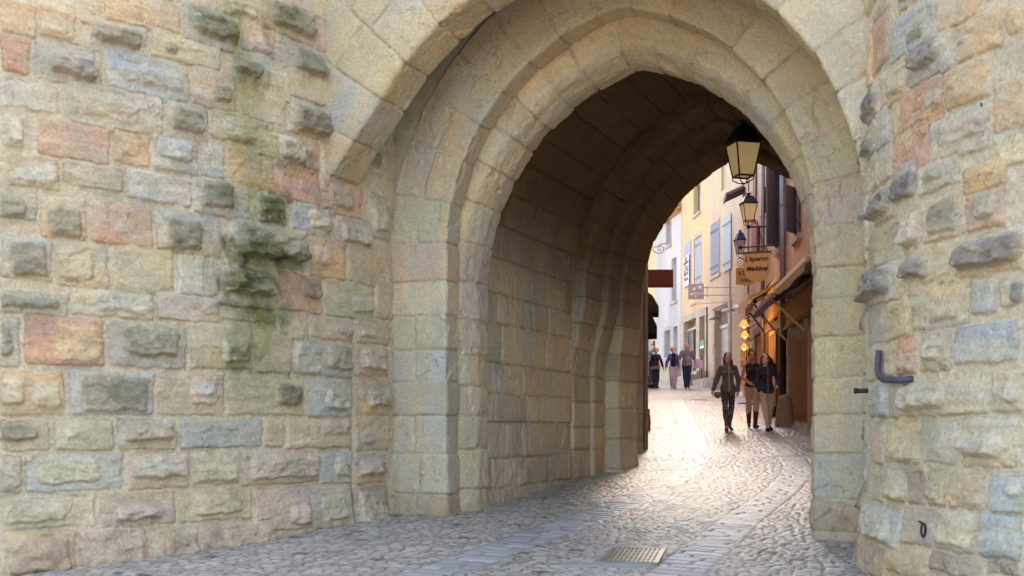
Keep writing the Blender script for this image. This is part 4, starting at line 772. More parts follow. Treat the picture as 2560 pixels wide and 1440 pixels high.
g=MB(); u,z=DD.on(1872,878,.1); g.box(u-.2,u+.25,-.14,-.1,z-.5,z+.35); g.prism([(u-.08,z),(u+.1,z),(u+.01,z-.16)],-.15,-.14); o=g.build('shop_poster',mat('yellow_shop_poster',lin(216,176,84),.6),None); o.matrix_world=DD.o.matrix_basis.copy(); props(o,'yellow poster on the wall beside the lit postcards','poster')
# ---- left side of the street, just past the gate
La,Lb=-.28,.1277; L2=Vector((Lb,1)).normalized(); LY=20.6
LL=Facade('shop_house',(La+Lb*LY,LY),L2,'narrow brown and tan shop front on the left, just beyond the arch')
ul=26.0
LL.wall('wall',0,ul,-1,9.4,[(.9,2.6,-1,2.3),(4,5.2,-1,2.3),(3,4,3.2,4.8)],plaster('ochre_brown_render',lin(178,138,98),lin(150,110,80),.2)); 
g=MB(); g.box(0,ul,.36,5,-1,9.3); g.box(0,.02,0.001,.36,-1,9.3); g.build('side_walls',M_or,LL.o)
g=MB()
for a in (.7,2.6,3.8,5.2): g.box(a,a+.2,-.07,.1,-.8,2.5)
g.box(.6,5.5,-.12,.1,2.5,2.85); g.build('timber_shopfront',M_brown,LL.o,bevel=.01)
quoins(LL,0.0,.5,-.8,6.0,.5,M_cut,'corner_stones',-.05,.08)
g=MB(); g.tube([(.62,-.1,-.3),(.62,-.1,6.2)],.05,10); g.build('drain_pipe',mat('tan_painted_pipe',lin(156,132,104),.7),LL.o,smooth=True)
def lawn(u,z,proj,L,label):
    o=empty('awning',tuple(LL.o.matrix_basis@Vector((u,0,z))),LL.rz,label,'awning','dark awnings of the left shop front'); g=MB(); n=8
    V=[(L*i/n,yy,zz+.006*(i%2)) for i in range(n+1) for yy,zz in ((0,.45),(-proj*.55,.28),(-proj,-.02),(-proj-.005,-.22-.03*(i%2)))]; mesh_np('canopy',V,grid_faces(n+1,4),M_bark,o,False)
    for x in (0.0,L):
        g=MB(); g.add([(x,0,.44),(x,-proj*.55,.27),(x,-proj,-.03),(x,-proj,-.2),(x,0,-.2)],[(0,1,2,3,4)]); g.build('side_flap',M_bark,o)
bpy.context.view_layer.update()
# projections appear right of the facade edge in the photo
lawn(4.2,2.75,.32,1.6,'lower dark awning on the left shop front'); lawn(11,3.9,.38,1.4,'smaller dark awning further up the left side')
# ---------------------------------------------------------------- lanterns
M_opal=mat('frosted_lantern_glass',lin(240,224,180),.5,emit=.03,transl=.6,noise=.22,nscale=6); M_lampblue=mat('blue_black_enamel',lin(52,62,96),.45,metal=.4); M_lampblk=mat('black_brown_enamel',(.015,.013,.014),.45,metal=.4)  # slight emission added to the frosted panes to brighten them
def lantern(name,loc,rz,W,Hg,label,mb_=None,hang=0,glass=None,roofh=.45,group='street lanterns',bottom=.3):
    "four-sided lantern, glass tapering downwards; origin at the foot"
    mb_=mb_ or M_lampblk; glass=glass or M_opal; o=empty(name,loc,rz,label,'lantern',group)
    wt,wb=W/2*.94,W/2*.56; z0=Hg*bottom; z1=z0+Hg
    c=lambda s,h:[(-s,-s,h),(s,-s,h),(s,s,h),(-s,s,h)]
    f=MB(); t=W*.045
    for a,b in zip(c(wt,z1),c(wb,z0)): f.bar(a,b,t)
    for s,h,tt in ((wt,z1,t*1.3),(wb,z0,t*1.3)):
        q=c(s,h)
        for i in range(4): f.bar(q[i],q[(i+1)%4],tt)
    f.build('frame',mb_,o)
    for i in range(4):
        a,b=c(wt*.97,z1)[i],c(wt*.97,z1)[(i+1)%4]; d,e=c(wb*.97,z0)[i],c(wb*.97,z0)[(i+1)%4]
        nrm=(Vector(b)-Vector(a)).cross(Vector(d)-Vector(a)).normalized()*.006
        g=MB(); V=[Vector(p)+nrm*k for k in (0,1) for p in (a,b,e,d)]; g.add(V,[(0,1,2,3),(7,6,5,4),(0,4,5,1),(1,5,6,2),(2,6,7,3),(3,7,4,0)]); g.build('glass_pane',glass,o)
    r=MB(); k=math.sqrt(2); r.lathe([(W/2*1.13*k,z1+t*.5),(W/2*1.13*k,z1+t*1.4),(W/2*.98*k,z1+t*1.6),(W/2*.55*k,z1+Hg*roofh*.72),(W/2*.50*k,z1+Hg*roofh*.74),(W/2*.34*k,z1+Hg*roofh*.82)],(0,0,0),4,rot=math.pi/4); rf=r.build('roof',mb_,o)
    q=MB(); zt=z1+Hg*roofh*.8; q.lathe([(W*.16,zt),(W*.12,zt+.03),(W*.09,zt+Hg*.10),(W*.22,zt+Hg*.13),(W*.22,zt+Hg*.15),(W*.12,zt+Hg*.19),(W*.03,zt+Hg*.21)],(0,0,0),14); q.build('finial',mb_,rf,smooth=True)
    s=MB()
    for i in range(4):
        x,y,_=c(wb,0)[i]; s.tube([(x,y,z0),(x*1.0,y*1.0,z0*.62),(x*.45,y*.45,z0*.22),(0,0,z0*.12)],W*.022,6)
    s.lathe([(W*.02,0),(W*.07,z0*.10),(W*.05,z0*.22),(W*.02,z0*.26)],(0,0,0),10); s.build('scroll_foot',mb_,o,smooth=True)
    if hang:
        h=MB(); z=zt+Hg*.2; n=max(2,int(hang/.09))
        for i in range(n):
            a=(i%2)*math.pi/2; zc=z+hang*(i+.5)/n; R1=hang/n*.62
            P=[(math.cos(a)*math.cos(t)*R1*.5,math.sin(a)*math.cos(t)*R1*.5,zc+math.sin(t)*R1) for t in np.linspace(0,2*math.pi,9)]; h.tube(P,.010,5,cap=False)
        h.build('chain',mb_,o)
    return o
def at(x,y,Y): k=(x-HX)/FPX; return (k*Y,Y,EYE+(HY-y)/FPX*Y)
YL=16.4; s_=FPX/YL
lantern('hanging_lantern',at(1858,462,YL),R(14),74/s_*.93,80/s_,'large black lantern with frosted panes hanging in the passage mouth',hang=.26,roofh=.70,group=None,bottom=.26)
p=at(1874,570,29.5)
l2=lantern('wall_lantern',p,R(2),40/FPX*29.5*.92,42/FPX*29.5,'black lantern on a scrolled wall bracket right above the shield sign',roofh=.62,bottom=.36)
def bracketarm(F,name,label,loc,L,mats=None,drop=.75,plate=True):
    o=empty(name,loc,F.rz,label,'bracket'); m=mats or M_iron
    g=MB(); g.tube([(0,0,0),(0,L,0)],.022,8); g.tube([(0,0,-.04),(0,0,.04)],.05,8); g.build('arm',m,o)
    g=MB(); P=[(0,L*(1-math.cos(t)*.62),-drop*math.sin(t)) for t in np.linspace(.0,math.pi/2,10)]; g.tube(P,.012,6)
    g.tube([(0,L,.05),(0,L,-drop)],.014,6); cc=(L-.09,-drop*.55)
    g.tube([(0,cc[0]+.07*(1-t/9)*math.cos(t*1.1),cc[1]+.09*(1-t/9)*math.sin(t*1.1)) for t in range(9)],.009,5); g.build('scroll_stay',m,o,smooth=True)
    return o
u,z=DD.on(1943,566); fp=DD.o.matrix_basis@Vector((u,0,z)); Lb_=.74
bracketarm(DD,'lantern_bracket','black iron bracket carrying the lantern above the shield sign',tuple(DD.o.matrix_basis@Vector((u,-Lb_,z))),Lb_)
l2.location=DD.o.matrix_basis@Vector((u,-Lb_,z)); 
l3=lantern('wall_lantern',at(1850,645,35),R(8),24/FPX*35*1.0,33/FPX*35,'smaller blue lantern half hidden behind the shield sign and bracket',M_lampblue,glass=mat('clear_lamp_glass',lin(214,206,206),.2,transl=.5),roofh=.75,bottom=.33)
u,z=DD.on(1868,650); q0=Vector(l3.location); q1=DD.o.matrix_basis@Vector((u,0,z)); 
g=MB(); g.tube([(0,0,0),tuple(q1-q0)],.02,8); o=g.build('lantern_bracket',M_lampblue,None); o.location=q0; props(o,'thin arm carrying the smaller blue lantern','bracket')
# ---------------------------------------------------------------- signs
def text(name,s,size,m,parent,loc,rot=(R(90),0,0),ext=.004,offset=0,shear=0,sx=1.0,align='CENTER'):
    c=bpy.data.curves.new(name,'FONT'); c.body=s; c.size=size; c.extrude=ext; c.align_x=align; c.align_y='CENTER'; c.offset=offset; c.shear=shear; c.resolution_u=3; c.bevel_depth=0
    t=bpy.data.objects.new('tmp',c); COL.objects.link(t); dg=bpy.context.evaluated_depsgraph_get(); me=bpy.data.meshes.new_from_object(t.evaluated_get(dg)); bpy.data.objects.remove(t); bpy.data.curves.remove(c)
    me.name=name; o=link(name,me,m,parent); o.location=loc; o.rotation_euler=rot; o.scale=(sx,1,1); return o
M_signor=mat('ochre_painted_sign',lin(230,178,104),.6,noise=.14,nscale=7,bump=.001); M_signtan=mat('ochre_brown_sign',lin(190,134,72),.65,noise=.12,nscale=7); M_ink=mat('dark_brown_lettering',lin(66,28,22),.7)
YS=27.0; sp_=FPX/YS
so=empty('shield_sign',at(1893,705,YS),R(-24),'ochre shield sign lettered L\'éperon Médiéval hanging from an arrow bar','sign')
w_=62/sp_/math.cos(R(24)); h_=72/sp_
def shield(w,h):
    P=[(-w/2,h),(w/2,h),(w*.47,h*.42)]; P+=[(w*.47*math.cos(t),h*.42*(1-math.sin(t))) for t in np.linspace(0,math.pi/2,8)][1:]; P+=[(-x,z) for x,z in P[::-1][1:-2]]+[(-w*.47,h*.42)]; return P
sk=Matrix(((1,0,0,0),(0,1,0,0),(.06,0,1,0),(0,0,0,1)))
g=MB(); g.prism(shield(w_,h_),-.012,.012); g.build('board',M_signor,so)
g=MB(); g.bar((-w_/2-.03,0,h_+.02),(w_/2+.02,0,h_+.02),.045); g.build('top_rail',M_brown,so)
text('lettering',"L'éperon",.172,M_ink,so,(-.01,-.018,h_*.80),offset=.003,shear=.12,sx=.92); text('lettering','Médiéval',.158,M_ink,so,(.0,-.018,h_*.46),offset=.004,shear=.12,sx=.92)
ab=empty('arrow_bracket',at(1893,616,YS),R(-24),'dark iron arrow shaped bar above the shield sign','bracket'); g=MB(); g.tube([(-.36,0,0),(.42,0,0)],.018,8); g.build('shaft',M_rust,ab); g=MB(); g.prism([(-.46,0),(-.40,.055),(-.33,0),(-.40,-.055)],-.012,.012); g.build('arrow_head',M_rust,ab)
g=MB(); 
for x in (-.27,.22): g.tube([(x,0,-.01),(x,0,-.07)],.007,5)
g.build('chain',M_iron,ab)
g=MB(); u,z=DD.on(1943,622); e=ab.matrix_basis.inverted()@(DD.o.matrix_basis@Vector((u,0,z))); g.tube([(.40,0,0),tuple(e)],.012,6); g.tube([(.40,0,-.10),(e.x,e.y,e.z-.12)],.009,6); g.build('wall_stay',M_rust,ab)
YT=31; sp2=FPX/YT
st=empty('hanging_sign',at(1861,712,YT),R(-6),'brown plaque lettered à Saint Louis, partly behind the shield sign','sign'); w2_=42/sp2; h2_=43/sp2
g=MB(); b_=.03; P=[(-w2_/2+b_,0),(-.03,0),(0,-.05),(.03,0),(w2_/2-b_,0),(w2_/2,b_),(w2_/2,h2_-b_),(w2_/2-b_,h2_),(-w2_/2+b_,h2_),(-w2_/2,h2_-b_),(-w2_/2,b_)]; g.prism(P,-.012,.012); g.build('board',M_signtan,st)
text('lettering','à Saint',.155,M_ink,st,(.02,-.018,h2_*.68),offset=.003,sx=.85); text('lettering','Louis',.155,M_ink,st,(.04,-.018,h2_*.28),offset=.003,sx=.95)
sb=empty('scroll_bracket',at(1850,666,YT),R(-6),'curled iron bracket holding the brown plaque','bracket'); g=MB(); g.tube([(.10*(1-t/26)*math.cos(-t*.5+2.2)*1.3+.0,0,.10+.10*(1-t/26)*math.sin(-t*.5+2.2)*1.3) for t in range(24)],.008,5); g.tube([(.0,0,-.02),(.0,0,0),(.08,0,.02),(.5,0,.03)],.008,5); g.tube([(.5,0,.03),(.9,0,.05)],.008,5); g.build('scroll',M_iron,sb,smooth=True)
# square bank sign with four birds
YB=44.0; sp3=FPX/YB
bk=empty('square_sign',at(1740,748,YB),R(-4),'square silver grey sign with four white birds in a curve','sign'); w3_=39/sp3; h3_=38/sp3
g=MB(); g.box(-w3_/2,w3_/2,-.05,.05,0,h3_); g.build('panel',mat('silver_grey_panel',lin(164,160,170),.45,metal=.1),bk,bevel=.01)
g=MB()
def bird(cx,cz,s,a):
    P=[]
    for i in range(10):
        rr=s*(1 if i%2==0 else .34)*(1.25 if i in (0,) else 1); t=a+i*math.pi/5; P.append((cx+rr*math.cos(t),cz+rr*math.sin(t)))
    n=len(P); c=(cx,cz); V=[(cx,-.062,cz)]+[(x,-.062,z) for x,z in P]; g.add(V,[(0,(i+1)%n+1,i+1) for i in range(n)])
bird(w3_*.24,h3_*.78,w3_*.20,.2); bird(-w3_*.13,h3_*.66,w3_*.17,.5); bird(-w3_*.30,h3_*.32,w3_*.13,1.1); bird(-w3_*.03,h3_*.20,w3_*.10,.4); M_wp=mat('white_sign_paint',(.85,.85,.85),.5); g.build('birds',M_wp,bk)
text('lettering','BNP PARIBAS',.085,M_wp,bk,(w3_*.15,-.056,h3_*.37),offset=.001)
g=MB(); 
for z in (h3_*.25,h3_*.75): g.box(w3_/2,w3_/2+.13,-.015,.015,z-.02,z+.02); 
fb=Vector(B.P[:]+(0,)) ; g.bar((w3_/2+.13,0,h3_*.1),(w3_/2+.13,0,h3_*.9),.03); 
e=Vector((X1(YB)-bk.location.x,.0)); g.bar((w3_/2+.13,0,h3_*.75),(e.x,0,h3_*.75),.03); g.bar((w3_/2+.13,0,h3_*.25),(e.x,0,h3_*.25),.03); g.build('bracket',M_roll,bk)
cs=empty('cash_sign',at(1740,767,YB),R(-4),'small white plate with a hand and banknote drawing below the bank sign','sign'); g=MB(); M_pk=mat('pinkish_line_paint',lin(204,150,130),.6)
g.box(-.05,.20,-.012,.012,.06,.20); g.prism([(-.22,.0),(-.10,.02),(.0,.10),(.06,.16),(-.02,.19),(-.12,.14),(-.24,.06)],-.02,.0); g.build('pictogram',M_wp,cs); g=MB(); g.prism([(-.20,.02),(-.02,.12),(.0,.10),(-.18,.005)],-.026,-.021); g.build('outline',M_pk,cs); g=MB(); g.bar((.2,0,.13),(.45,0,.13),.02); g.bar((.45,0,.13),(e.x,0,.2),.02); g.build('bracket',M_roll,cs)
# long white banner on the yellow house
bn=empty('banner',(0,0,0),0,'tall white banner with red writing on the yellow house','banner'); r=Yh.rect(1714,640,1727,716); bn.matrix_world=Yh.o.matrix_basis@Matrix.Translation((r[0],-.09,r[2])); bw,bh=r[1]-r[0],r[3]-r[2]
g=MB(); g.box(0,bw,-.01,.01,0,bh); g.build('cloth',mat('white_banner_cloth',lin(214,206,206),.85),bn); M_red=mat('red_lettering',lin(120,48,70),.7)
for s,k,sz in (('Bar',.90,.34),('Restaurant',.78,.20),('Chez',.60,.42),('Marcel',.42,.30),('Pizzeria',.24,.24)): text('lettering',s,sz*bw/1.0,M_red,bn,(bw/2,-.014,bh*k),offset=.002,sx=1.0)
# green notice and pink menu stand
r=Yh.rect(1755,851,1765,872); g=MB(); g.box(r[0],r[1],-.09,-.07,r[2],r[3]); o=g.build('notice_board',mat('green_notice',lin(40,130,70),.5),None); o.matrix_world=Yh.o.matrix_basis.copy(); props(o,'green notice on the stone pier between the shop openings','sign')
g=MB(); g.box(r[0]+.03,r[1]-.03,-.1,-.091,r[2]+.03,r[2]+.12); g2_=g.build('white_line',M_wp,o)
p=gp(1737,964); o=empty('menu_board',(p.x,p.y,p.z),0,'pink and lilac menu board standing behind the man in the grey polo','menu board'); g=MB(); 
for x in (-.3,.3): g.bar((x,0,0),(x,0,1.3),.03)
g.build('legs',M_iron,o); g=MB(); g.box(-.34,-.02,-.02,.02,.75,1.12); g.box(.02,.34,-.02,.02,.75,1.12); g.build('menu_sheet',mat('lilac_paper',lin(214,176,210),.6),o)
# red-brown blank sign and scroll bracket on the left
YR=23.5; sr=FPX/YR; rx=(La+Lb*YR)
rs_=empty('blank_sign',at(1651,719,YR),0,'blank rust red rectangular sign sticking out from the left shop front','sign'); ww=64/sr; hh=45/sr
g=MB(); g.box(-ww/2,ww/2,-.02,.02,0,hh); g.build('board',mat('rust_red_board',lin(116,52,42),.6,noise=.1,nscale=20),rs_,bevel=.004); g=MB(); g.box(-ww/2-.015,-ww/2,-.025,.025,-.01,hh+.01); g.bar((-ww/2,0,hh*.8),(-ww/2-.25,.04,hh*.8),.03); g.bar((-ww/2,0,hh*.2),(-ww/2-.25,.04,hh*.2),.03); g.build('wall_bracket',M_iron,rs_)
so2=empty('scroll_bracket',at(1619,611,YR),0,'thin iron scroll sticking out above the blank red sign','bracket'); g=MB(); 
g.tube([(-.25,0,0),(0.0,0,0),(.10,0,-.05),(.18,0,-.055),(.28,0,0),(.40,0,.03)],.008,5); g.tube([(0,0,0),(.08,0,-.10),(.16,0,-.17),(.25,0,-.19),(.33,0,-.15),(.34,0,-.07),(.27,0,-.03),(.21,0,-.08),(.23,0,-.13),(.28,0,-.12),(.28,0,-.085)],.008,5); g.build('scroll',M_iron,so2,smooth=True)
# ---------------------------------------------------------------- stone guards, bollards, small street things
def stone_solid(name,loc,prof,label,cat,m,parent=None,n=28,sq=1.0,seed=0,rz=0,sub=26):
    zmax=prof[-1][1]; V=[]; zz=np.linspace(0,1,sub); pr=np.array(prof); L=np.concatenate([[0],np.cumsum(np.hypot(np.diff(pr[:,0]),np.diff(pr[:,1])))]); L/=L[-1]
    for t in zz:
        r=np.interp(t,L,pr[:,0]); z=np.interp(t,L,pr[:,1])
        for k in range(n):
            a=2*math.pi*k/n; q=r*(1+.05*float(fbm(np.array(math.cos(a)*2+seed),np.array(z*4+math.sin(a)*2),seed))); V.append((q*math.cos(a),q*math.sin(a)*sq,z))
    F=[(i*n+k,i*n+(k+1)%n,(i+1)*n+(k+1)%n,(i+1)*n+k) for i in range(sub-1) for k in range(n)]
    me=bpy.data.meshes.new(name); me.from_pydata(V,[],F+[tuple((sub-1)*n+k for k in range(n))]); me.update(); o=link(name,me,m,parent,True); o.location=loc; o.rotation_euler=(0,0,rz); props(o,label,cat); return o
M_boll=mat('worn_brown_stone',lin(150,120,92),.85,noise=.2,nscale=6,bump=.012,bscale=22)
p=gp(1962,1066); stone_solid('bollard',(p.x,p.y,p.z-.03),[(.215,0),(.205,.2),(.18,.45),(.155,.62),(.15,.64),(.12,.70),(.06,.735),(.001,.745)],'round topped stone bollard in front of the dark archway','bollard',M_boll,seed=2)
p=gp(1600,1078); stone_solid('guard_stone',(p.x-.02,p.y+.12,p.z-.03),[(.26,0),(.26,.3),(.235,.45),(.18,.58),(.09,.66),(.001,.68)],'tall ochre guard stone with a rounded head at the left passage exit','guard stone',mat('ochre_brown_stone',lin(150,108,54),.8,noise=.2,nscale=6,bump=.01,bscale=22),sq=.7,seed=5)
p=gp(1597,1084); stone_solid('foot_stone',(p.x-.03,p.y,p.z-.02),[(.14,0),(.13,.06),(.09,.12),(.001,.145)],'low rounded stone at the foot of the ochre guard stone','stone',MATS['ochre_brown_stone'],seed=9)
p=gp(2012,1068); o=stone_solid('step_stone',(p.x,p.y+.25,p.z-.03),[(.42,0),(.40,.05),(.30,.11),(.001,.13)],'flat broken step stone at the foot of the dark archway','stone',M_rough,seed=12,sq=.8)
p=gp(1935,1041); o=empty('planter',(p.x,p.y,p.z),DD.rz,'dark red planter box half hidden behind the women','planter'); g=MB(); g.box(-.2,.2,-.18,.18,0,.2); g.box(-.22,.22,-.2,.2,.2,.25); g.build('box',mat('dark_red_planter',lin(92,44,34),.7),o)
# iron flower rack and post on the left
u,z=LL.on(1612,960,.25); p=gp(1618,1034); o=empty('planter_rack',(p.x-.10,p.y,p.z),LL.rz,'black iron basket rack on a dark pedestal by the left shop','rack'); g=MB(); g.box(-.12,.12,-.12,.12,.12,.62); g.box(-.17,.17,-.17,.17,0,.12); g.build('pedestal',M_brown,o)
g=MB()
for k in range(12):
    a=k*math.pi/6; g.tube([(.10*math.cos(a),.10*math.sin(a),.62),(.17*math.cos(a),.17*math.sin(a),.75),(.13*math.cos(a),.13*math.sin(a),.98)],.009,5)
for z,r in ((.75,.17),(.98,.13)): g.tube([(r*math.cos(t),r*math.sin(t),z) for t in np.linspace(0,2*math.pi,13)],.009,5,cap=False)
g.build('basket',M_iron,o)
# iron things on the right tower
def rt(x,y,off=0):
    u,z=uzR(x,y); X,Y,nx,ny=posR(u); return Vector((X+nx*off,Y+ny*off,z)),Vector((nx,ny,0)),u
P0,n0,_=rt(2212,876,.05); P1,_,_=rt(2212,925,.06); P2,_,_=rt(2220,944,.06); P3,_,_=rt(2238,950,.06); P4,_,_=rt(2272,950,.05); P5,_,_=rt(2280,946,-.05)
g=MB(); g.tube([P0-P0,P1-P0,(P1*.5+P2*.5)-P0+Vector((-.006,0,-.004)),P2-P0,(P2*.5+P3*.5)-P0+Vector((-.004,0,-.006)),P3-P0,P4-P0,P5-P0],.027,12); o=g.build('wall_hook',mat('violet_grey_iron',lin(86,76,84),.65,metal=.3,noise=.15,nscale=20),None,smooth=True); o.location=P0; props(o,'thick bent iron hook sticking out of the right tower','hook')
P0,n0,_=rt(2176,977,.08); g=MB(); a,_,_=rt(2172,977,-.1); g.tube([Vector((-.045,.0,0)),a-P0],.022,10); g.tube([Vector((-.06,0,0)),Vector((-.04,0,0))],.027,10); o=g.build('iron_peg',M_rust,None,smooth=True); o.location=P0; props(o,'short rusty iron peg at the corner beside the right jamb','peg')
P0,n0,_=rt(2322,1325,.05); g=MB(); g.tube([(.016*math.cos(t),-.01,.05*math.sin(t)) for t in np.linspace(0,2*math.pi,15)],.009,6,cap=False); g.tube([(0,0,.05),(.0,.08,.06)],.008,6); o=g.build('iron_ring',M_rust,None,smooth=True); o.location=P0; props(o,'small rusty iron ring low on the right tower','ring')
P0,n0,_=rt(2467,262,.04); g=MB(); g.tube([(-.010,0,.008),(.010,.03,-.006)],.005,6); o=g.build('iron_nail',M_rust,None); o.location=P0; props(o,'tiny dark iron nail high on the right tower','nail')
# ---------------------------------------------------------------- people
def snet(F,org,h):
    "surface nets: smooth closed mesh of the zero level of F"
    s=F<0; c=s.astype(np.int8); n=F.shape
    sm=sum(c[i:n[0]-1+i,j:n[1]-1+j,k:n[2]-1+k] for i in (0,1) for j in (0,1) for k in (0,1)); act=(sm>0)&(sm<8)
    idx=-np.ones(act.shape,np.int64); idx[act]=np.arange(act.sum()); A=np.argwhere(act); acc=np.zeros((len(A),3)); cnt=np.zeros(len(A))
    cor=[(i,j,k) for i in (0,1) for j in (0,1) for k in (0,1)]
    for a in cor:
        for ax in range(3):
            if a[ax]: continue
            b=list(a); b[ax]=1; f0=F[tuple((A+a).T)]; f1=F[tuple((A+b).T)]; m=(f0<0)!=(f1<0); t=np.where(m,f0/(f0-f1+1e-12),0)
            p=A+np.array(a,float); p[:,ax]+=t; acc+=p*m[:,None]; cnt+=m
    V=acc/cnt[:,None]*h+np.array(org); Fc=[]
    for ax in range(3):
        u,v=(ax+1)%3,(ax+2)%3; sl0=[slice(None)]*3; sl1=[slice(None)]*3; sl0[ax]=slice(0,-1); sl1[ax]=slice(1,None)
        e=np.argwhere(s[tuple(sl0)]!=s[tuple(sl1)]); e=e[(e[:,u]>0)&(e[:,v]>0)&(e[:,u]<n[u]-1)&(e[:,v]<n[v]-1)]
        du=np.zeros(3,int);du[u]=1;dv=np.zeros(3,int);dv[v]=1
        q=np.stack([idx[tuple((e-du-dv).T)],idx[tuple((e-dv).T)],idx[tuple(e.T)],idx[tuple((e-du).T)]],1); ins=s[tuple(e.T)]; q[~ins]=q[~ins][:,::-1]; Fc.append(q)
    Fc=np.concatenate(Fc); Fc=Fc[(Fc>=0).all(1)]; return V,Fc
class SDF:
    def __init__(s,lo,hi,h): s.lo=np.array(lo,float);s.h=h;s.n=[int((b-a)/h)+2 for a,b in zip(lo,hi)];s.F=np.full(s.n,.5,np.float32);s.ax=[lo[i]+h*np.arange(s.n[i]) for i in range(3)]
    def _win(s,lo,hi,pad):
        sl=[]
        for i in range(3):
            a=max(0,int((lo[i]-pad-s.lo[i])/s.h));b=min(s.n[i],int((hi[i]+pad-s.lo[i])/s.h)+2)
            if b<=a: return None
            sl.append(slice(a,b))
        return tuple(sl),np.meshgrid(*[s.ax[i][sl[i]] for i in range(3)],indexing='ij',sparse=True)
    def _mix(s,sl,d,k,op='u'):
        f=s.F[sl]
        if op=='u':
            if k<=0: s.F[sl]=np.minimum(f,d)
            else: hh=np.clip(.5+.5*(f-d)/k,0,1); s.F[sl]=f*(1-hh)+d*hh-k*hh*(1-hh)
        else: s.F[sl]=np.maximum(f,-d)
    def cone(s,a,b,ra,rb,k=.02,op='u',fl=1.0):
        a=np.array(a,float);b=np.array(b,float); R_=max(ra,rb)*max(1,1/fl); w=s._win(np.minimum(a,b)-R_,np.maximum(a,b)+R_,.06+k)
        if w is None: return s
        sl,(x,y,z)=w; ab=b-a; L2=(ab@ab)+1e-9; t=np.clip(((x-a[0])*ab[0]+(y-a[1])*ab[1]+(z-a[2])*ab[2])/L2,0,1)
        d=np.sqrt((x-a[0]-t*ab[0])**2+((y-a[1]-t*ab[1])*fl)**2+(z-a[2]-t*ab[2])**2)-(ra+(rb-ra)*t); s._mix(sl,d,k,op); return s
    def ell(s,c,r,k=.02,op='u'):
        c=np.array(c,float); r=np.array(r,float); w=s._win(c-r,c+r,.06+k)
        if w is None: return s
        sl,(x,y,z)=w; q=np.sqrt(((x-c[0])/r[0])**2+((y-c[1])/r[1])**2+((z-c[2])/r[2])**2); d=(q-1)*min(r)*.9; s._mix(sl,d,k,op); return s
    def clip(s,z0=None,z1=None,slope=0):
        x,y,z=np.meshgrid(*s.ax,indexing='ij',sparse=True)
        if z0 is not None: s.F=np.maximum(s.F,(z0+slope*y)-z+0*x)
        if z1 is not None: s.F=np.maximum(s.F,z-z1+0*x+0*y)
        return s
    def mesh(s,name,mat_,parent,colf=None):
        s.F[0]=s.F[-1]=.5; s.F[:,0]=s.F[:,-1]=.5; s.F[:,:,0]=s.F[:,:,-1]=.5
        V,F=snet(s.F,s.lo,s.h)
        return mesh_np(name,V,F,mat_,parent,True,col=None if colf is None else colf(V))
M_skin=mat('skin',rough=.55,attr=True); M_cloth=mat('garment',rough=.9,attr=True,noise=.08,nscale=30,bump=.006,bscale=14); M_hair=mat('hair',rough=.6,attr=True,noise=.25,nscale=40,bump=.004,bscale=50,stretch=(1,1,.25))
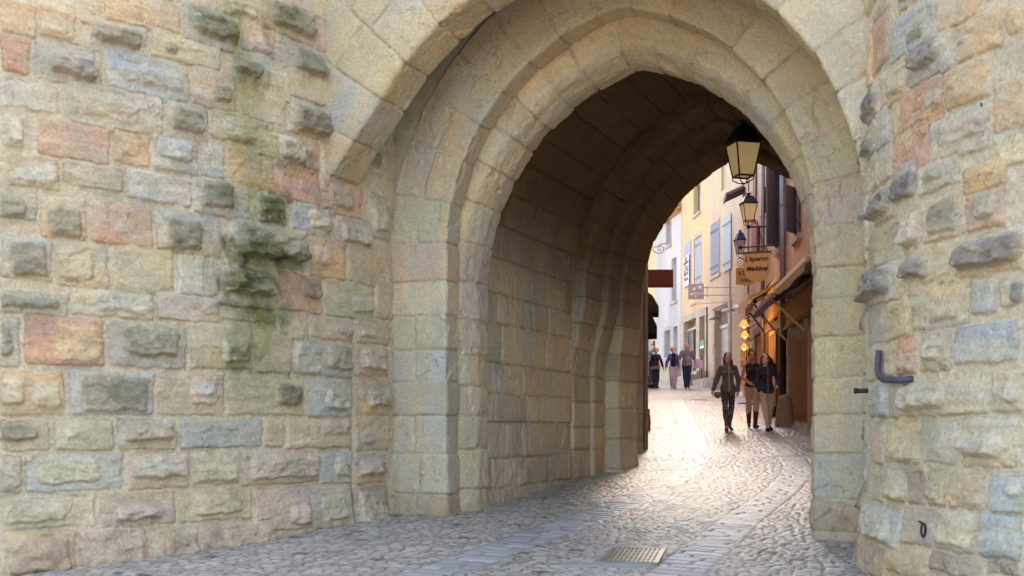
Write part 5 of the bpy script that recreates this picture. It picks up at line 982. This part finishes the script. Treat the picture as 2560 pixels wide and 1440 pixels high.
def person(px,H,label,pose,look,garments,hair,Y=None,rz=0,skin=(222,172,144),female=True):
    p=gp(*px); root=empty('person',(p.x,p.y,p.z),rz,label,'person','people walking down the street'); root.scale=(H/1.7,)*3
    g=dict(st=.16,side=1,aL=((-.24,.02,1.12),(-.27,-.06,.88)),aR=((.24,.02,1.12),(.27,-.06,.88)),lean=0,head=(0,0),sway=0); g.update(pose)
    sw=.142 if female else .182; hw=.080 if female else .085; bulk=look.get('bulk',1.0)
    # legs: side=1 -> the leg at +x leads (towards the camera, -y)
    st=g['st']; L={}
    for sx in (-1,1):
        lead=(sx==g['side']); f=-st if lead else st*.9
        hip=np.array((sx*hw+g['sway'],0,.90)); ank=np.array((sx*(hw*.55)+g.get('feet',0),f,.085 if lead else .13)); kn=(hip+ank)/2+np.array((sx*.012,-.035 if lead else -.06,.01)); 
        toe=ank+np.array((sx*.025,-.15,-.055 if lead else -.085)); heel=ank+np.array((0,.045,-.05 if lead else -.01)); L[sx]=(hip,kn,ank,toe,heel)
    hd=np.array((g['head'][0],-.02,1.60)); A={}
    for sx,k in ((-1,'aL'),(1,'aR')): A[sx]=(np.array((sx*sw,.0,1.385)),np.array(g[k][0]),np.array(g[k][1]))
    def torso(S,t=0,k=.05):
        S.ell((g['sway'],.0,.93),(.148+t,.110+t,.12),k).cone((g['sway']*.8,0,.97),(0,0,1.13),.125*bulk+t,.100*bulk+t,k,fl=1.2).cone((0,0,1.13),(0,0,1.30),.104*bulk+t,.132+t,k,fl=1.35)
        S.cone((-sw*.72,0,1.37),(sw*.72,0,1.37),.062+t,.062+t,k,fl=1.0)
        if female: S.ell((-.07,-.085,1.26),(.058+t,.045+t,.058+t),.03).ell((.07,-.085,1.26),(.058+t,.045+t,.058+t),.03)
        if bulk>1: S.ell((0,-.06,1.08),(.14+t,.12+t,.15),.05)
        return S
    def arm(S,sx,t=0,part=1.0,k=.02):
        a,e,w=A[sx]; 
        if part<=.5: e2=a+(e-a)*part*2; S.cone(a,e2,.054+t,.046+t,k); return
        S.cone(a,e,.047+t,.038+t,k); w2=e+(w-e)*min(1,(part-.5)*2); S.cone(e,w2,.040+t,.030+t,k)
    def leg(S,sx,t=0,k=.02,to=1.0):
        h,kn,an,_,_=L[sx]; S.cone(h,kn,.080+t,.052+t,k); S.cone(kn,kn+(an-kn)*to,.055+t,.036+t,k); S.ell(kn+(an-kn)*.28+np.array((0,.018,0)),(.052+t,.055+t,.11),.03)
    def hand(S,sx):
        a,e,w=A[sx]; d=(w-e)/np.linalg.norm(w-e); pl=w+d*.075; S.cone(w,pl,.026,.030,.012,fl=1.0)
        side=np.cross(d,(sx*1.,0,0)); side/=np.linalg.norm(side)+1e-6; cu=np.array((-sx*.55,0,0)); cu=cu-d*(cu@d)
        for i,(o,l) in enumerate(((-.026,.072),(-.009,.082),(.009,.076),(.026,.060))):
            b=pl+side*o; m=b+d*l*.5+cu*.012; S.cone(b,m,.0095,.009,.004); S.cone(m,m+d*l*.5+cu*.045,.009,.0075,.002)
        tb=w+d*.03-side*.024; S.cone(tb,tb-side*.022+d*.03+cu*.02,.011,.010,.006).cone(tb-side*.022+d*.03+cu*.02,tb-side*.026+d*.062+cu*.03,.010,.008,.002)
    xs=[A[-1][1][0],A[-1][2][0],A[1][1][0],A[1][2][0],-.3,.3]; ysv=[A[s][j][1] for s in (-1,1) for j in (1,2)]+[-.36,.34]
    S=SDF((min(xs)-.14,min(ysv)-.14,-.03),(max(xs)+.14,max(ysv)+.12,1.78),.0105)
    torso(S); S.cone((0,.005,1.38),hd+(0,.015,-.07),.050,.046,.03)
    S.ell(hd,(.074,.092,.108),.02).ell(hd+(0,-.035,-.07),(.050,.050,.048),.03).cone(hd+(0,-.088,.005),hd+(0,-.104,-.028),.009,.014,.012).ell(hd+(-.076,.01,-.01),(.012,.022,.032),.008).ell(hd+(.076,.01,-.01),(.012,.022,.032),.008)
    for sx in (-1,1):
        S.ell(hd+(sx*.030,-.088,.008),(.016,.012,.010),0,'s')
        leg(S,sx); arm(S,sx); hand(S,sx); _,_,an,toe,heel=L[sx]; S.cone(heel,toe,.030,.030,.02,fl=1.0).cone(an,heel,.034,.030,.02)
    S.ell(hd+(0,-.088,-.062),(.022,.010,.008),.006)
    sk=np.array(lin(*skin)); lip=np.array(lin(150,80,72)); ey=np.array(lin(50,36,30))
    def cf(V):
        c=np.tile(sk,(len(V),1)); q=V-hd; m=(q[:,1]<-.06)
        c[m&(np.hypot(q[:,0]/.026,(q[:,2]+.062)/.010)<1)]=lip
        for sx in (-1,1): c[m&(np.hypot((q[:,0]-sx*.030)/.016,(q[:,2]-.006)/.008)<1)]=ey; c[m&(np.hypot((q[:,0]-sx*.031)/.020,(q[:,2]-.030)/.005)<1)]=np.array(lin(*hair.get('col',(60,40,30))))*.8
        return c
    S.mesh('body',M_skin,root,cf)
    for gm in garments:
        nm,kind,colr,t=gm['name'],gm['k'],np.array(lin(*gm['c'])),gm.get('t',.012); T=SDF(tuple(S.lo),tuple(S.lo+np.array(S.n)*S.h),.0115)
        if kind=='top':
            torso(T,t); T.cone((0,.005,1.37),(0,.0,1.44 if gm.get('collar') else 1.41),.058+t*.5,.055,.02)
            if gm.get('skirt'): T.cone((g['sway'],0,.95),(g['sway'],0,gm['z0']),(.138 if female else .165)+t,(.146 if female else .175)+t,.04,fl=1.2)
            for sx in (-1,1):
                if gm.get('sl',1)>0: arm(T,sx,t*1.1+.004,gm.get('sl',1),.03)
            T.ell((0,-.10,1.46),(.045,.10,.06),0,'s') if gm.get('vneck') else None
            if gm.get('open'): 
                x_=gm['open']; T.cone((0,-.16,1.5),(0,-.16,.8),x_,x_,0,'s',fl=1.0)
            T.clip(z0=gm['z0'])
        elif kind=='legs':
            T.ell((g['sway'],.0,.93),(.148+t,.110+t,.13),.04)
            for sx in (-1,1): leg(T,sx,t+gm.get('wide',0),.02,1.0)
            if gm.get('wide',0):
                for sx in (-1,1): T.cone(L[sx][1],L[sx][2],.06+gm['wide'],.056+gm['wide'],.02)
            T.clip(z0=gm.get('z0',.10),z1=gm.get('z1',1.0))
        elif kind=='shoes':
            for sx in (-1,1):
                _,kn,an,toe,heel=L[sx]; T.cone(heel,toe+(0,-.01,0),.036,.036,.015).cone(an,heel,.040+.0,.038,.02)
                if gm.get('boot'): T.cone(an,an+(kn-an)*gm['boot'],.046,.062,.02)
        elif kind=='scarf':
            T.cone((-.04,-.03,1.42),(.04,-.03,1.42),.062,.062,.02).cone((-.02,-.11,1.38),(-.01,-.15,1.12),.045,.035,.02,fl=1.3)
        elif kind=='bag':
            bx,by,bz=gm['at']; T.ell((bx,by,bz),(.085,.045,.075),.01)
        def cc(V,colr=colr,gm=gm):
            c=np.tile(colr,(len(V),1))
            if gm.get('pat')=='snake':
                q=fbm(V[:,0]*55+V[:,1]*30,V[:,2]*38,3,2); c=np.where((q>.02)[:,None],np.array(lin(118,104,104)),c)
            if gm.get('pat')=='denim': c=c*(1+.3*fbm(V[:,0]*8,V[:,2]*8,4))[:,None]
            if gm.get('pat')=='plaid': c=c*np.where((np.sin(V[:,2]*90)>.3)|(np.sin(V[:,0]*90)>.5),1.5,.8)[:,None]
            if gm.get('zip'): 
                m=(np.abs(V[:,0])<.011)&(V[:,1]<-.05); c[m]=np.array(lin(*gm['zip']))
            if gm.get('inner'):
                m=(np.abs(V[:,0])<gm['iw']*(1+.6*(V[:,2]-1.1)))&(V[:,1]<-.04); c[m]=np.array(lin(*gm['inner']))
            return c
        fx,fz=np.meshgrid(T.ax[0],T.ax[2],indexing='ij'); T.F=T.F+(.007*fbm(fx*13+3*fz,fz*9+2*fx,int(abs(px[0]))%97,3))[:,None,:].astype(np.float32)
        T.mesh(nm,M_cloth,root,cc)
    if hair:
        T=SDF((-.34,-.22,1.05),(.40,.28,1.82),.0105); hc=np.array(lin(*hair['col']))
        T.ell(hd+(0,.022,.022),(.086,.092,.105),.01)
        ty=hair['type']
        if ty=='short': T.ell(hd+(0,.02,.03),(.082,.09,.10),.01)
        if ty=='curly':
            rs=random.Random(int(hc[0]*9999)+1)
            for _ in range(46):
                a=rs.uniform(0,2*math.pi); e=rs.uniform(-.35,1.2); r=hair.get('r',.105); T.ell(hd+(r*math.cos(a)*math.cos(e),.03+r*.9*math.sin(a)*math.cos(e)*(1 if math.sin(a)>0 else .4),.02+r*math.sin(e)),(.033,.033,.033),.012)
        if ty=='tied': T.ell(hd+(.055,.05,-.05),(.045,.06,.07),.02).cone(hd+(.075,.03,-.08),hd+(.095,-.04,-.22),.040,.030,.02).cone(hd+(.095,-.04,-.22),hd+(.09,-.07,-.30),.030,.012,.02).cone(hd+(-.07,.03,-.02),hd+(-.06,.04,-.16),.03,.03,.02)
        if ty=='bun': T.ell(hd+(-.01,.03,.125),(.045,.045,.04),.02)
        if ty=='long':
            T.cone(hd+(-.07,.03,.02),hd+(-.085,.02,-.16),.03,.028,.02).cone(hd+(.05,.04,.06),hd+(.13,.03,-.03),.05,.05,.03).cone(hd+(.13,.03,-.03),hd+(.21,.04,-.13),.05,.036,.03).cone(hd+(.21,.04,-.13),hd+(.26,.05,-.24),.036,.012,.02).cone(hd+(.08,.03,-.02),hd+(.15,.04,-.20),.045,.02,.02)
        T.ell(hd+(0,-.075,-.035),(.058,.085,.078),0,'s')
        if ty in('short','curly','bun'): T.ell(hd+(0,-.06,-.12),(.12,.2,.09),0,'s')
        T.mesh('hair',M_hair,root,lambda V:hc*(1+.3*fbm(V[:,0]*40,V[:,2]*14,5))[:,None])
    return root
BRN=(56,38,30)
person((1820,1079),1.66,'young woman in a grey zipped jacket and patterned leggings, walking at the front',dict(st=.10,side=-1,aL=((-.25,.02,1.12),(-.33,-.06,.90)),aR=((.235,.05,1.13),(.215,.02,.88)),head=(-.01,0)),{},
 [dict(name='jacket',k='top',c=(106,92,84),t=.010,z0=.86,collar=1,zip=(170,150,134),skirt=1),dict(name='leggings',k='legs',c=(58,46,42),t=.006,z0=.12,pat='snake'),dict(name='shoes',k='shoes',c=(120,72,50)),dict(name='shoulder_bag',k='bag',c=(150,104,84),at=(-.24,-.06,.80))],dict(type='tied',col=BRN))
person((1880,1070),1.68,'woman in a black waistcoat, pale trousers and tall red brown boots',dict(st=.12,side=1,aL=((-.225,.0,1.12),(-.10,-.14,1.00)),aR=((.21,.05,1.13),(.16,.02,.90)),head=(-.01,0)),{},
 [dict(name='waistcoat',k='top',c=(50,34,34),t=.012,z0=.90,sl=0,vneck=1),dict(name='trousers',k='legs',c=(196,158,132),t=.008,z0=.3,z1=.96),dict(name='boots',k='shoes',c=(104,34,28),boot=.62)],dict(type='bun',col=(62,40,36)),skin=(190,134,104))
person((1917,1078),1.62,'young woman in a black jacket with long dark hair blowing to one side',dict(st=.16,side=-1,aL=((-.20,.03,1.12),(-.16,.0,.90)),aR=((.27,.0,1.14),(.20,-.14,1.02)),head=(-.04,0),feet=.03),{},
 [dict(name='jacket',k='top',c=(50,44,52),t=.010,z0=.84,collar=1,zip=(120,96,84),skirt=1),dict(name='trousers',k='legs',c=(202,168,140),t=.010,z0=.12,z1=.96),dict(name='shoes',k='shoes',c=(30,28,30))],dict(type='long',col=(52,34,28)))
person((1717,972),1.78,'broad grey haired man in a grey polo shirt and dark blue jeans',dict(st=.10,side=-1,aL=((-.28,.02,1.13),(-.27,-.04,.87)),aR=((.30,.03,1.13),(.38,-.04,.92))),dict(bulk=1.22),
 [dict(name='polo_shirt',k='top',c=(120,118,130),t=.020,z0=.88,sl=.42,collar=1,skirt=1),dict(name='jeans',k='legs',c=(36,40,86),t=.018,z0=.06,z1=.96,wide=.012),dict(name='shoes',k='shoes',c=(90,66,54))],dict(type='short',col=(176,164,156)),female=False,skin=(208,146,122))
person((1683,971),1.62,'woman with curly blonde hair in a blue jacket, dark scarf and white trousers',dict(st=.09,side=1,aL=((-.25,.03,1.12),(-.31,-.02,.86)),aR=((.225,.04,1.12),(.215,.05,.90))),{},
 [dict(name='jacket',k='top',c=(74,106,172),t=.022,z0=.90,inner=(40,28,34),iw=.085,pat='denim'),dict(name='scarf',k='scarf',c=(48,36,44)),dict(name='trousers',k='legs',c=(206,190,214),t=.022,z0=.08,z1=.97,wide=.012),dict(name='shoes',k='shoes',c=(176,150,136))],dict(type='curly',col=(176,120,62),r=.10))
person((1640,970),1.60,'woman with a halo of fair hair in a navy cardigan and dark jeans',dict(st=.10,side=1,aL=((-.22,.03,1.12),(-.21,.0,.90)),aR=((.24,.03,1.12),(.30,-.03,.86)),head=(-.01,0)),{},
 [dict(name='cardigan',k='top',c=(40,40,62),t=.014,z0=.90,inner=(56,34,34),iw=.03),dict(name='shirt_hem',k='legs',c=(150,116,92),t=.026,z0=.82,z1=.95),dict(name='jeans',k='legs',c=(34,44,74),t=.012,z0=.10,z1=.93),dict(name='shoes',k='shoes',c=(92,74,64))],dict(type='curly',col=(206,160,104),r=.112))
person((1616,966),1.80,'white haired man in a teal checked shirt and shorts at the left edge',dict(st=.05,side=1,aL=((-.25,.0,1.12),(-.22,-.1,.92)),aR=((.25,-.02,1.14),(.16,-.20,1.08))),dict(bulk=1.15),
 [dict(name='shirt',k='top',c=(96,136,142),t=.022,z0=.88,sl=.8,pat='plaid',skirt=1),dict(name='shorts',k='legs',c=(46,48,74),t=.03,z0=.52,z1=.95),dict(name='shoes',k='shoes',c=(110,84,70))],dict(type='short',col=(206,196,188)),female=False)
person((1631,961),1.76,'dark haired person in a white top mostly hidden behind the woman in navy',dict(st=.06,side=-1),{},
 [dict(name='top',k='top',c=(212,206,206),t=.014,z0=.9,sl=.4),dict(name='trousers',k='legs',c=(60,56,60),t=.012)],dict(type='bun',col=(44,28,26)))
# folding sign held beside the teal shirted man
p=gp(1628,969); o=empty('pavement_sign',(p.x+.05,p.y-.1,p.z),R(10),'white framed pavement sign board behind the legs of the far left walkers','sign'); g=MB(); g.box(-.2,.2,-.02,.02,.12,1.15); g.build('frame',mat('white_paint',lin(216,214,210),.6),o); g=MB(); g.box(-.16,.16,-.026,-.021,.2,1.08); g.build('sheet',mat('blue_grey_sheet',lin(96,110,140),.6,noise=.5,nscale=9),o); g=MB(); g.box(-.18,.18,-.15,.15,0,.12); g.build('foot',M_iron,o)
